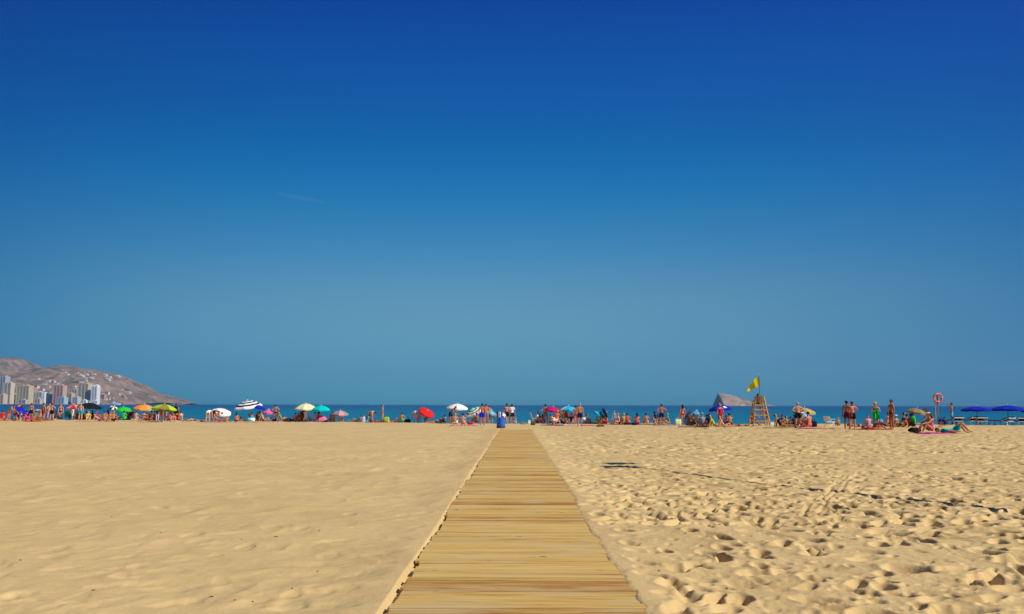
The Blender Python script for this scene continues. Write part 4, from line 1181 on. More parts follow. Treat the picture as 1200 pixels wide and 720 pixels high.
# -- left end
Pn(11, 489, 'stoop', 90, 'tan', 'black', 'trunks:red', 'in red trunks stooping beside the coral red umbrella')
Pn(25.5, 490.5, 'sit', 300, 'fair', 'brown', 'swimsuit:purple', 'in a purple swimsuit sitting under the tipped blue umbrella', .95)
Pn(31, 490, 'sit_cross', 30, 'red', 'black', 'shirt:darkred', 'in a dark red top sitting cross legged under the blue umbrella', .95)
Pn(36, 487.5, 'stand', 180, 'tan', 'black', 'trunks:navy', 'bare backed, standing behind the tipped blue umbrella')
Pn(41, 489.5, 'sit', 180, 'tan', 'black', 'shirt:olive trunks:black', 'in an olive top sitting right of the blue umbrella')
Pn(38, 491.5, 'lie', 80, 'red', 'brown', 'briefs:darkred', 'sunburnt, lying in front of the tipped blue umbrella')
Pn(46, 489, 'bend', 290, 'pale', 'brown', 'briefs:rose bikini_top:rose', 'pale, bending over left of the man in long red shorts')
Pn(50.3, 490, 'stand', 160, 'tan', 'brown', 'trunks:red', 'in long red shorts standing right of the blue umbrella')
Pn(57.3, 489, 'hold', 40, 'pale', 'brown', 'trunks:rose', 'pale, half hidden behind the man in black trunks')
Pn(60.3, 489.7, 'akimbo', 175, 'fair', 'black', 'trunks:black', 'in black trunks with hands on hips, back turned')
Pn(64.5, 488.8, 'sit', 100, 'bronze', 'brown', 'trunks:brown', 'deeply tanned, sitting right behind the man in black trunks')
Pn(70.6, 489, 'stand', 10, 'fair', 'black', 'briefs:black bikini_top:red', 'in a red bikini top and black bottoms facing the walkway', .95)
Pn(85.6, 489.8, 'stand', 200, 'pale', 'black', 'dress:cream', 'small, in a cream dress under the red and pink umbrella', .72)
Pn(89.8, 489, 'sit', 60, 'red', 'brown', 'swimsuit:red', 'in red sitting left of the man in teal trunks', .95)
Pn(94, 490.5, 'stand', 180, 'pale', 'grey', 'trunks:teal', 'in teal trunks standing in front of the black umbrella')
Pn(98, 489, 'sit_cross', 300, 'red', 'brown', 'shirt:crimson', 'in a crimson shirt sitting right of the man in teal trunks', .95)
Pn(103.3, 491, 'sit', 25, 'pale', 'black', 'dress:yellow', 'in a yellow dress sitting below the black umbrella')
Pn(107.5, 489.3, 'sit', 180, 'dark', 'black', 'shirt:black', 'in black sitting in the shade of the black umbrella')
Pn(112, 489.5, 'sit', 80, 'red', 'brown', 'shirt:purple', 'in a purple top sitting near the right rim of the black umbrella')
Pn(116.5, 491.8, 'recline', 80, 'fair', 'brown', 'briefs:rose bikini_top:rose', 'in a pale pink bikini reclining right of the black umbrella')
Pn(121.3, 492, 'sit', 170, 'tan', 'brown', 'trunks:khaki', 'tanned, sitting with back turned beside the reclining one')
Pn(127, 489, 'stoop', 100, 'bronze', 'black', 'trunks:blue', 'dark tanned, in blue shorts leaning over left of the green umbrella')
Pn(126.5, 492.3, 'squat', 90, 'fair', 'blond', 'briefs:white', 'blond, squatting in front of the one in blue shorts', .85)
Pn(132.5, 492.8, 'sit', 185, 'tan', 'cap:yellow', 'trunks:black', 'in a yellow cap and black trunks sitting with back turned')
Pn(138, 490.5, 'recline', 60, 'fair', 'brown', 'swimsuit:pink', 'in pink leaning back left of the green umbrella pole')
Pn(144.5, 490.8, 'sit', 180, 'tan', 'black', 'shirt:green trunks:green', 'all in green sitting under the bright green umbrella')
Pn(149, 490, 'sit', 200, 'dark', 'black', 'shirt:brown', 'in brown sitting under the right rim of the green umbrella')
Pn(153.5, 490, 'kneel', 200, 'tan', 'black', 'shirt:darkred', 'in dark red kneeling between the green and orange umbrellas')
Pn(158.8, 491.5, 'sit', 180, 'pale', 'brown', 'briefs:rose', 'pale, sitting with back turned below the left rim of the orange umbrella')
Pn(168, 491.6, 'sit', 175, 'fair', 'brown', 'briefs:red bikini_top:red', 'in a red bikini sitting below the orange umbrella')
Pn(174.5, 492, 'recline', 290, 'red', 'black', 'trunks:brown', 'sunburnt, leaning back between the orange and lime umbrellas')
Pn(180.5, 492.5, 'sit', 120, 'dark', 'black', 'shirt:darkred trunks:black', 'in dark clothes sitting below the left rim of the lime umbrella')
Pn(184, 493, 'stand', 190, 'tan', 'black', 'shirt:navy trousers:lilac', 'small, in a navy top and lilac trousers under the lime umbrella', .72)
Pn(188.6, 491, 'stand', 170, 'tan', 'brown', 'trunks:red', 'in red shorts standing left of the lime umbrella pole', .92)
Pn(191.6, 490.4, 'hold', 20, 'pale', 'blond', 'swimsuit:olive', 'blond, in an olive swimsuit standing behind the lime umbrella pole', .9)
Pn(196, 491.5, 'stoop', 100, 'pale', 'black', 'shirt:white trunks:grey', 'in a white shirt stooping below the lime umbrella')
Pn(200.6, 491, 'sit', 250, 'tan', 'black', 'shirt:magenta', 'in a magenta shirt sitting below the right rim of the lime umbrella')
Pn(205.8, 490.4, 'stand', 200, 'tan', 'black', 'dress:black', 'in a black dress standing right of the lime umbrella')
Pn(203, 492.6, 'sit_cross', 20, 'fair', 'brown', 'trunks:rose', 'sitting cross legged in front of the one in the black dress', .9)
Pn(212, 491.6, 'sit', 210, 'pale', 'brown', 'trunks:teal', 'in teal shorts sitting right of the one in the black dress')
Pn(218, 492, 'lie', 85, 'tan', 'brown', 'trunks:khaki', 'tanned, lying on the sand right of the one in teal shorts')
Pn(229, 492.6, 'prone', 260, 'fair', 'black', 'briefs:black', 'black haired, lying face down on a white towel')
Pn(237, 493.4, 'lie', 20, 'red', 'brown', 'briefs:rose', 'red skinned, lying left of the two bending over')
Pn(244, 493.8, 'bend', 180, 'pale', 'brown', 'swimsuit:white', 'in a white swimsuit bending over, left of the white printed umbrella')
Pn(251, 493.6, 'bend', 60, 'bronze', 'brown', 'swimsuit:darkred', 'tanned, bending over in dark red below the white printed umbrella')
Pn(257, 494, 'recline', 80, 'red', 'black', 'briefs:red', 'in red reclining below the white printed umbrella')
Pn(266, 494.3, 'sit_cross', 200, 'tan', 'blond', 'briefs:tan', 'small blond, sitting under the right rim of the white printed umbrella', .7)
Pn(276.8, 494.4, 'sit', 190, 'tan', 'black+long', 'briefs:black', 'with long black hair sitting left of the navy ringed umbrella', .9)
Pn(282, 492, 'sit', 0, 'pale', 'blond', 'shirt:lilac', 'small blond, in lilac under the navy ringed umbrella', .6)
Pn(299, 493.2, 'recline', 95, 'tan', 'black', 'trunks:orange', 'leaning back left of the pink umbrella')
Pn(304, 493, 'sit', 200, 'fair', 'black', 'shirt:olive', 'in an olive shirt sitting below the dark blue umbrella')
Pn(309, 493.6, 'sit_back', 80, 'fair', 'brown', 'briefs:crimson', 'leaning on straight arms below the small pink umbrella', .9)
Pn(323, 492.6, 'akimbo', 170, 'fair', 'black', 'briefs:black bikini_top:rose', 'in black bottoms standing with hands on hips beside the pink umbrella', .95)
Pn(330, 493, 'sit_back', 80, 'tan', 'black', 'shirt:olive', 'in an olive top leaning back, legs to the right')
Pn(336.5, 493, 'lie_knees', 280, 'pale', 'brown', 'briefs:white', 'pale, lying with raised knees on a light towel')
Pn(342.5, 493.6, 'recline', 270, 'red', 'black', 'trunks:darkred', 'sunburnt, reclining left of the cream umbrella')
Pn(349, 494, 'sit', 60, 'red', 'black', 'swimsuit:crimson', 'in crimson sitting below the left rim of the cream umbrella', .9)
Pn(354, 493.6, 'kneel', 160, 'dark', 'black', 'shirt:darkred', 'dark skinned, kneeling below the cream umbrella', 1.15)
Pn(358.6, 493.4, 'kneel', 200, 'tan', 'black', 'dress:white', 'in a white dress kneeling below the cream umbrella', 1.05)
Pn(363, 493.5, 'sit', 40, 'tan', 'brown', 'briefs:teal', 'small child sitting right of the one in the white dress', .6)
Pn(368.6, 493, 'sit', 180, 'fair', 'brown', 'shirt:lilac', 'in a lilac shirt sitting below the turquoise umbrella')
Pn(373, 493.6, 'sit', 130, 'red', 'black+long', 'swimsuit:crimson', 'with long black hair in crimson below the turquoise umbrella')
Pn(383, 493, 'recline', 280, 'fair', 'blond', 'briefs:yellow', 'blond, in yellow bottoms right of the pink umbrella on the sand', .9)
Pn(390, 494, 'sit', 190, 'tan', 'black+long', 'briefs:orange', 'with long black hair sitting left of the pink and grey umbrella')
Pn(398, 494.6, 'sit', 170, 'pale', 'black', 'trunks:tan', 'pale, sitting below the pink and grey umbrella')
Pn(418.5, 495, 'recline', 260, 'tan', 'black', 'trunks:khaki', 'reclining left of the light blue baby tent', .9)
Pn(434, 495.2, 'bend', 60, 'pale', 'black', 'trunks:khaki', 'pale, bending over right of the light blue baby tent')
Pn(442, 495.6, 'lie', 75, 'bronze', 'brown', 'briefs:orange', 'bronzed, lying stretched out between two standing figures')
Pn(448, 495, 'one_hip', 110, 'fair', 'black', 'briefs:red bikini_top:purple', 'standing with one hand on the hip beside the lime bag', .95)
Pn(463.5, 495, 'sit', 120, 'red', 'black', 'briefs:brown', 'small, sitting on the sand right of the lime bag', .6)
Pn(470.5, 495.6, 'sit', 165, 'tan', 'brown', 'trunks:green', 'in green shorts sitting with back turned, alone right of the lime bag')
Pn(487, 496, 'bend', 200, 'pale', 'blond', 'shirt:white', 'in a white shirt bending over left of the red umbrella')
Pn(491.5, 495.6, 'stand', 190, 'tan', 'black', 'trunks:pink', 'small child beside the one bending in a white shirt', .66)
Pn(498.6, 496, 'sit', 180, 'tan', 'black', 'shirt:olive', 'with black hair sitting low below the red umbrella', .7)
Pn(509.5, 496.4, 'lie', 280, 'red', 'brown', 'briefs:salmon', 'sunburnt, lying below the right tip of the red umbrella', .9)
Pn(515.3, 496.6, 'sit_back', 250, 'pale', 'brown', 'trunks:white', 'small, in white leaning back right of the red umbrella', .7)
Pn(521.6, 496.4, 'sit', 240, 'dark', 'black', 'shirt:white', 'small, in a white shirt sitting left of the white umbrella', .8)
Pn(529, 497.6, 'stoop', 60, 'bronze', 'brown', 'trunks:navy', 'in navy trunks stooping below the plain white umbrella')
Pn(533.3, 499.2, 'sit', 180, 'fair', 'blond', 'trunks:cream', 'in cream shorts sitting with back turned below the white umbrella')
Pn(542.4, 499.5, 'sit', 180, 'fair', 'black', 'briefs:pink', 'black haired, sitting on the pink towel with back turned')
Pn(559.5, 497.6, 'sit', 250, 'bronze', 'brown', 'trunks:brown', 'deeply tanned, sitting left of the man in bright blue shorts')
Pn(565, 499.4, 'stand', 180, 'red', 'black', 'trunks:blue', 'in bright blue shorts standing with back turned near the barrel', 1.02)
Pn(569.8, 497.6, 'hold', 190, 'red', 'brown', 'trunks:grey', 'sunburnt, in grey shorts right of the man in bright blue shorts')
Pn(574.8, 497.4, 'stoop', 200, 'tan', 'black', 'trunks:red', 'in red trunks leaning forward left of the barrel')
Pn(594, 498, 'stride', 200, 'tan', 'black', 'trunks:black', 'in black trunks walking behind the barrel', 1.02)
Pn(600, 497.6, 'stand', 190, 'tan', 'black', 'shirt:white trunks:navy', 'in a white shirt and navy shorts walking beyond the boardwalk')
Pn(605, 497.2, 'sit', 270, 'pale', 'blond', 'briefs:white', 'small pale child sitting right of the one in a white shirt', .62)
Pn(629.5, 496.8, 'sit', 70, 'fair', 'black', 'shirt:white trunks:navy', 'in a white shirt sitting beside a folding chair, looking right', 1.15)
Pn(633.5, 497.8, 'sit', 280, 'red', 'brown', 'shirt:darkred', 'in dark red sitting left of the man in brown shorts')
Pn(639.3, 497.3, 'akimbo', 175, 'tan', 'black', 'trunks:khaki', 'in brown shorts with hands on hips left of the crimson umbrella')
Pn(645, 498.4, 'sit', 150, 'red', 'brown', 'trunks:brown', 'in brown sitting left of the white haired one', .8)
Pn(652.4, 499.4, 'sit_chair', 200, 'red', 'grey', 'swimsuit:salmon', 'white haired, sitting in a low chair below the crimson umbrella', .95)
Pn(658.3, 498, 'sit_chair', 230, 'tan', 'brown', 'shirt:olive', 'in an olive top sitting between the crimson and sky blue umbrellas')
Pn(663.6, 498.2, 'stand', 200, 'tan', 'black', 'dress:darkred', 'in a dark red dress under the sky blue umbrella', .9)
Pn(675, 499.8, 'stand', 180, 'red', 'brown', 'briefs:red', 'in red bottoms standing left of the grey haired man', .92)
Pn(679.6, 500.8, 'stand', 185, 'tan', 'grey', 'trunks:navy', 'grey haired, in navy shorts standing with back turned', 1.03)
Pn(686.5, 498, 'sit', 100, 'bronze', 'brown', 'trunks:khaki', 'tanned, under the small grey and white umbrella', .9)
Pn(700, 498.2, 'sit_cross', 180, 'pale', 'blond', 'shirt:lime', 'blond, in a lime shirt sitting below the bright blue umbrella', .8)
Pn(705, 498, 'sit', 160, 'fair', 'black', 'briefs:crimson', 'small dark haired child below the bright blue umbrella', .7)
Pn(711, 498, 'sit', 270, 'tan', 'brown', 'trunks:crimson', 'in crimson shorts sitting below the black edge on umbrella', 1.1)
Pn(720, 497.8, 'stand', 0, 'pale', 'grey+cap:white', 'swimsuit:sky', 'small, in a white cap standing among seated people', .68)
Pn(725.6, 499, 'sit', 250, 'pale', 'blond', 'briefs:black', 'pale blond, sitting hunched right of the small one in a white cap')
Pn(731.6, 499, 'sit', 200, 'tan', 'blond', 'trunks:orange', 'blond, tanned, sitting back turned, left of a close pair')
Pn(735.4, 499, 'sit', 170, 'red', 'black', 'briefs:magenta', 'dark haired, sunburnt, sitting back turned, right of a close pair')
Pn(747, 499.2, 'sit', 180, 'red', 'black+long', 'briefs:purple', 'with long black hair and purple bottoms sitting back turned')
Pn(757.5, 499, 'sit', 175, 'tan', 'black', 'trunks:tan', 'tanned, short haired, sitting alone facing the sea')
Pn(769, 498.2, 'sit_chair', 100, 'dark', 'black', 'shirt:darkred', 'in dark red seated on the lime striped chair', .9)
Pn(775.5, 497.6, 'akimbo', 180, 'red', 'brown', 'trunks:navy', 'in navy shorts with elbows out, standing behind the lime striped chair', 1.02)
Pn(783.5, 499, 'sit', 260, 'tan', 'blond', 'shirt:olive', 'blond, in an olive shirt sitting left of the big white bag')
Pn(800, 496.6, 'stand', 200, 'tan', 'black+long', 'briefs:crimson bikini_top:red', 'with long black hair in a red bikini behind the grey blue umbrella', .97)
Pn(815.5, 498, 'sit_chair', 190, 'tan', 'blond', 'shirt:cream', 'blond, in a cream shirt sitting in the mouth of the grey blue umbrella')
Pn(812.5, 499.6, 'sit', 30, 'dark', 'black', 'trunks:brown', 'dark tanned, sitting in front of the grey blue umbrella')
Pn(824, 500.5, 'sit', 200, 'pale', 'hat:sky', 'shirt:grey', 'in a light blue sun hat and grey shirt')
Pn(832, 501, 'sit', 180, 'tan', 'black', 'shirt:navy', 'in a navy shirt sitting below the dark blue umbrella')
Pn(837.5, 501.8, 'sit_back', 75, 'fair', 'black', 'shirt:lime', 'in a lime shirt leaning back below the dark blue umbrella')
Pn(844.5, 499.8, 'stand', 190, 'red', 'blond', 'swimsuit:crimson', 'blond, in a crimson swimsuit under the dark blue umbrella', .97)
Pn(848.5, 502, 'sit_back', 80, 'pale', 'brown', 'briefs:yellow', 'pale, in yellow bottoms, legs stretched towards the lifeguard chair', .9)
Pn(855.5, 499.6, 'sit', 180, 'tan', 'black', 'trunks:darkred', 'bare backed, sitting just right of the dark blue umbrella pole')
Pn(880.8, 498.6, 'sit', 60, 'bronze', 'black', 'shirt:red', 'in a red shirt sitting at the left foot of the lifeguard chair')
Pn(898.4, 498.8, 'stoop', 250, 'fair', 'brown', 'shirt:red trunks:red', 'in red leaning against the right leg of the lifeguard chair', .9)
o = Pn(0, 0, 'sit_chair', 170, 'tan', 'black', 'shirt:red trunks:red', 'seated on top of the lifeguard chair looking at the sea', .86, loc=LGB + Vector((-.08, .1, 1.29)))
Pn(914.5, 500.8, 'sit_back', 70, 'tan', 'black', 'swimsuit:black', 'in a black swimsuit leaning back right of the lifeguard chair')
Pn(920.5, 499, 'sit', 60, 'fair', 'brown', 'swimsuit:green', 'in green bottoms behind the one in the black swimsuit', .75)
Pn(927.6, 499.6, 'sit', 250, 'pale', 'black', 'shirt:white', 'small, in white sitting left of the tan umbrella', .7)
Pn(935.6, 501.2, 'akimbo', 180, 'pale', 'grey', 'trunks:black', 'pale, in black trunks standing under the left rim of the tan umbrella')
Pn(941, 500.4, 'sit', 180, 'fair', 'hat:white', 'shirt:grey', 'in a white sun hat sitting below the tan umbrella')
Pn(948.5, 501.2, 'sit', 200, 'red', 'black', 'swimsuit:salmon', 'in salmon sitting on a pink towel below the tan umbrella', 1.1)
Pn(983, 499.2, 'sit', 180, 'tan', 'blond', 'trunks:khaki', 'blond child sitting low between the white chair and two standing men', .65)
Pn(993.2, 502, 'stand', 160, 'bronze', 'black', 'trunks:darkred', 'dark tanned, in dark red trunks, left of the two standing men', 1.02)
Pn(999.8, 501.8, 'one_hip', 200, 'red', 'brown', 'trunks:black', 'in black trunks, elbow out, right of the two standing men', 1.02)
Pn(1024, 502.4, 'lie_knees', 100, 'red', 'brown', 'briefs:crimson', 'lying with raised knees at the feet of the one in green')
Pn(1026.8, 502.2, 'hold', 340, 'fair', 'blond+cap:yellow', 'swimsuit:green', 'in a yellow cap and green swimsuit holding a green towel', .97)
Pn(1039.8, 499.4, 'sit', 60, 'fair', 'brown', 'swimsuit:rose', 'in rose sitting left of the man in tiny dark briefs')
Pn(1045.4, 502.3, 'one_hip', 280, 'bronze', 'brown', 'briefs:brown', 'very tanned, in dark briefs standing alone facing left', 1.05)
Pn(1051.5, 499.4, 'sit', 200, 'tan', 'hat:white', 'trunks:khaki', 'in a white sun hat sitting right of the man in dark briefs', .8)
Pn(1058.5, 499, 'sit', 75, 'tan', 'black', 'swimsuit:black', 'black haired, sitting with knees up left of the sand coloured umbrella')
Pn(1064, 499, 'sit', 200, 'red', 'black', 'shirt:crimson', 'in a crimson shirt sitting below the sand coloured umbrella', .9)
Pn(1072, 499.2, 'sit', 240, 'dark', 'black', 'shirt:green trunks:black', 'dark haired, in a green shirt below the sand coloured umbrella', 1.05)
Pn(1093, 497, 'kneel', 250, 'tan', 'hat:tan', 'shirt:brown', 'in a straw hat and brown top behind the one in the white cap', 1.1)
Pn(1091, 506, 'sit', 285, 'tan', 'brown+cap:white', 'swimsuit:pink', 'in a white cap and pink swimsuit sitting on the magenta towel', 1.12)
Pn(1117.5, 505.4, 'lie_knees', 86, 'tan', 'brown', 'shirt:teal trunks:teal', 'in teal clothes lying with raised knees on the magenta towel', 1.25)
Pn(1115.6, 494, 'shade', 250, 'tan', 'brown', 'trunks:sky', 'in light blue shorts standing beyond the crest near the water', 1.0)
Pn(1108, 499, 'sit', 200, 'pale', 'black', 'shirt:navy', 'small, in navy sitting behind the lying one in teal', .7)
# more seated bathers half hidden between the groups
Pn(6, 490.4, 'lie', 100, 'red', 'brown', 'briefs:red', 'in red lying at the left edge of the picture')
Pn(43.5, 490.6, 'recline', 95, 'bronze', 'black', 'briefs:darkred', 'bronzed, reclining at the feet of the one in red shorts')
Pn(54, 490.2, 'lie', 260, 'red', 'brown', 'briefs:navy', 'in navy briefs lying in front of the one in black trunks')
Pn(163.5, 491.8, 'lie', 110, 'pale', 'blond', 'briefs:sky', 'in pale blue briefs lying below the orange umbrella')
Pn(207.8, 491.8, 'sit', 150, 'bronze', 'black', 'swimsuit:crimson', 'in a crimson swimsuit sitting at the hem of the black dress', .85)
Pn(295, 493.4, 'sit', 210, 'bronze', 'brown', 'trunks:navy', 'bronzed, in navy trunks beside the low teal umbrella', .85)
Pn(691.5, 498.4, 'lie', 80, 'tan', 'brown', 'briefs:royal', 'in royal blue briefs lying right of the grey and white umbrella')
Pn(762, 499, 'lie', 270, 'fair', 'brown', 'briefs:teal', 'in teal briefs lying left of the lime striped chair')
Pn(864.5, 499, 'lie', 90, 'bronze', 'black', 'briefs:navy', 'in navy briefs lying between the bare backed one and the lifeguard chair')
Pn(1005, 499.4, 'lie', 100, 'tan', 'brown', 'briefs:darkred', 'lying on the sand just right of the two standing men')

Pn(2.5, 489, 'sit', 200, 'red', 'brown', 'shirt:red', 'in a red shirt sitting at the very left edge')
Pn(20.5, 490.6, 'sit', 40, 'fair', 'black', 'shirt:navy', 'in a navy shirt sitting between the coral and blue umbrellas', .85)
Pn(34, 490.8, 'recline', 70, 'red', 'brown', 'swimsuit:magenta', 'in a magenta swimsuit reclining under the blue umbrella', .9)
Pn(81.5, 489.4, 'sit', 100, 'tan', 'black', 'shirt:navy', 'in navy sitting left of the small one in the cream dress', .75)
Pn(100.5, 489.4, 'sit', 170, 'bronze', 'black', 'trunks:darkred', 'bronzed, sitting between the crimson shirt and the yellow dress', .9)
Pn(123.8, 490.5, 'sit', 80, 'red', 'brown', 'swimsuit:rose', 'in rose sitting between the tanned back and the blue shorts', .8)
Pn(171.5, 491.6, 'sit', 150, 'bronze', 'black', 'trunks:brown', 'bronzed, sitting right of the red bikini', .85)
Pn(177.5, 491.8, 'sit', 210, 'dark', 'black', 'shirt:brown', 'in brown sitting at the left rim of the lime umbrella', 1.05)
Pn(198.5, 491.6, 'sit', 170, 'red', 'brown', 'trunks:magenta', 'sunburnt, in magenta shorts between the white shirt and the black dress', .85)
Pn(209, 490.8, 'sit', 240, 'tan', 'brown', 'shirt:orange', 'in an orange shirt just left of the teal shorts', 1.05)
Pn(287, 493.4, 'lie', 95, 'bronze', 'brown', 'briefs:darkred', 'bronzed, lying under the navy ringed umbrella')
Pn(301, 492.8, 'sit', 150, 'red', 'black', 'shirt:darkred', 'in dark red sitting left of the olive shirt', .95)
Pn(346, 493.4, 'sit', 200, 'fair', 'brown', 'shirt:rose', 'in a rose shirt sitting between the reclining one and the crimson swimsuit', .9)
Pn(351.3, 492.8, 'sit', 150, 'dark', 'black', 'trunks:darkred', 'dark, sitting behind the kneeling dark skinned one', 1.05)
Pn(386.5, 493.6, 'sit', 100, 'red', 'brown', 'shirt:olive', 'in an olive shirt just left of the orange bottoms', .75)
Pn(423, 495, 'sit', 120, 'fair', 'black', 'shirt:white', 'in a white shirt at the left side of the baby tent', .7)
Pn(459, 495.4, 'lie', 95, 'fair', 'brown', 'briefs:red', 'in red briefs lying right of the lime bag', .8)
Pn(635.5, 498, 'sit', 160, 'dark', 'black', 'shirt:darkred', 'dark, sitting right at the left side of the brown shorts', .85)
Pn(655.3, 498, 'sit', 190, 'bronze', 'black', 'shirt:orange', 'in orange sitting between the two low chairs', .95)
Pn(661, 499, 'recline', 230, 'bronze', 'black', 'trunks:navy', 'bronzed, reclining in front of the dark red dress', .95)
Pn(669.5, 498.6, 'sit', 140, 'tan', 'brown', 'shirt:navy', 'in a navy shirt under the right side of the sky blue umbrella', .9)
Pn(708, 498.2, 'kneel', 240, 'red', 'black', 'swimsuit:navy', 'in a navy swimsuit kneeling between two seated under the bright blue umbrella', .95)
Pn(717, 498.4, 'lie', 80, 'red', 'brown', 'briefs:crimson', 'in crimson briefs lying at the feet of the white cap', .9)
Pn(741.5, 499, 'lie', 100, 'dark', 'black', 'trunks:navy', 'dark, in navy trunks lying left of the long black hair')
Pn(772, 498.8, 'recline', 100, 'tan', 'brown', 'trunks:khaki', 'tanned, in khaki shorts reclining in front of the navy shorts', .9)
Pn(809.5, 499.4, 'kneel', 200, 'dark', 'black', 'shirt:brown', 'dark, in a brown shirt kneeling inside the grey blue umbrella', .85)
Pn(828.5, 500, 'sit', 160, 'dark', 'black', 'shirt:navy', 'dark haired, in navy just right of the light blue hat', .9)
Pn(852, 499.2, 'sit', 200, 'bronze', 'brown', 'swimsuit:crimson', 'bronzed, in crimson sitting left of the bare backed one', .8)
Pn(917.8, 500.2, 'sit', 300, 'bronze', 'black', 'trunks:black', 'bronzed, in black shorts behind the stretched out black swimsuit', .95)
Pn(931.2, 500, 'sit', 150, 'dark', 'black', 'trunks:navy', 'dark, sitting left of the pale one in black trunks', .9)
Pn(945, 500.2, 'kneel', 200, 'fair', 'black', 'shirt:sky', 'in a sky blue shirt kneeling below the tan umbrella', 1.0)
Pn(1018.5, 501, 'sit', 190, 'tan', 'cap:navy', 'shirt:rose', 'in a navy cap sitting behind the white bag', .85)
Pn(1036.5, 499.8, 'recline', 90, 'bronze', 'black', 'swimsuit:darkred', 'bronzed, reclining left of the very tanned man', .85)
Pn(1055, 499.6, 'recline', 280, 'tan', 'black', 'trunks:black', 'in black shorts reclining right of the white sun hat', .9)
Pn(1068, 499.2, 'sit', 160, 'bronze', 'black', 'trunks:darkred', 'bronzed, between the crimson and green shirts', .95)

# ================================================================== BELONGINGS
def towel(px, py, L, W, col, rz, label):
    P = at(px, py)
    bm = bmesh.new(); nx, ny_ = 12, 6; g = []
    c, s = math.cos(R(rz)), math.sin(R(rz))
    for j in range(ny_ + 1):
        row = []
        for i in range(nx + 1):
            u = (i / nx - .5) * L; v = (j / ny_ - .5) * W
            z = sand_z(P.x + c * u - s * v, P.y + s * u + c * v, P.z) - P.z
            row.append(bm.verts.new((u + .02 * noise(j, 3, px), v + .02 * noise(i, 7, px), z + .028 + .010 * noise(i * .8, j * .9, px))))
        g.append(row)
    for j in range(ny_):
        for i in range(nx): bm.faces.new((g[j][i], g[j][i + 1], g[j + 1][i + 1], g[j + 1][i]))
    o = fin('beach_towel', bm, cloth(col), None, smooth=True); o.modifiers.new('t', 'SOLIDIFY').thickness = .014
    o.location = P; o.rotation_euler = (0, 0, R(rz)); tag(o, label, 'towel', 'towels on the sand')
for t in [(38, 491.3, 2.2, 1.1, 'salmon', 5, 'salmon towel in front of the tipped blue umbrella'), (51, 490.4, 1.9, .9, 'khaki', 0, 'brown towel at the feet of the one in red shorts'), (77, 489.2, 1.8, .8, 'sky', 4, 'light blue towel left of the red and pink umbrella'),
  (103, 491.8, 2.0, 1.0, 'tan', 0, 'tan towel below the black umbrella'), (118, 492.3, 2.0, .9, 'rose', 4, 'rose towel under the reclining one by the black umbrella'), (143.5, 491.8, 1.5, .7, 'white', 0, 'white towel in front of the bright green umbrella'),
  (166, 492.4, 2.2, 1.0, 'cream', 0, 'cream towel below the orange umbrella'), (177, 493.2, 2.2, 1.0, 'brown', 4, 'dark brown towel between the orange and lime umbrellas'), (207, 492.8, 1.6, .8, 'white', 0, 'white towel near the hem of the black dress'),
  (229, 493.2, 2.2, .9, 'white', 5, 'white towel under the one lying face down'), (252, 494.4, 1.8, .8, 'lilac', 0, 'lilac towel below the white printed umbrella'), (271.5, 494.2, 1.4, .8, 'white', 0, 'white towel right of the white printed umbrella'),
  (292, 494.5, 2.2, .9, 'salmon', 0, 'salmon towel below the navy ringed umbrella'), (311, 494.3, 2.0, .8, 'rose', 0, 'rose towel below the small pink umbrella'), (352, 494.6, 2.2, .9, 'cream', 0, 'cream towel below the cream umbrella'), (385, 494, 1.8, .8, 'tan', 0, 'tan towel left of the pink and grey umbrella'),
  (443, 496, 2.3, .9, 'orange', 2, 'orange towel under the bronzed one lying stretched out'), (456, 495.8, 1.5, .8, 'rose', 0, 'rose towel in front of the lime bag'), (517, 497, 2.2, .8, 'tan', 0, 'tan towel left of the plain white umbrella'), (544, 499.8, 2.2, 1.0, 'pink', 3, 'pink towel right of the plain white umbrella'),
  (647, 500.2, 1.9, .9, 'magenta', 0, 'magenta towel below the crimson umbrella'), (668, 500, 1.6, .8, 'white', 0, 'white towel below the sky blue umbrella'), (689.5, 500.4, 1.2, .6, 'pink', 0, 'small pink towel at the feet of the grey haired man'), (720, 498.8, 2.6, .9, 'rose', 0, 'rose towel under the seated family'),
  (779, 499.4, 1.9, .8, 'lilac', 0, 'lilac towel left of the big white bag'), (813, 501, 2.2, 1.0, 'brown', 0, 'dark brown towel at the rim of the grey blue umbrella'), (844, 502.4, 2.2, .9, 'cream', 4, 'cream towel below the dark blue umbrella'), (914, 501.2, 2.2, .9, 'tan', 0, 'tan towel right of the lifeguard chair'),
  (949, 501.6, 1.6, .8, 'pink', 0, 'pink towel below the tan umbrella'), (968, 501.4, 1.2, .5, 'salmon', 0, 'salmon towel rolled out right of the tan umbrella'), (1024, 502.8, 2.0, .9, 'crimson', 0, 'crimson towel at the feet of the one in green'), (1100, 506.2, 2.2, .8, 'magenta', 2, 'long magenta towel below the lifebuoy stand')]:
    towel(*t)

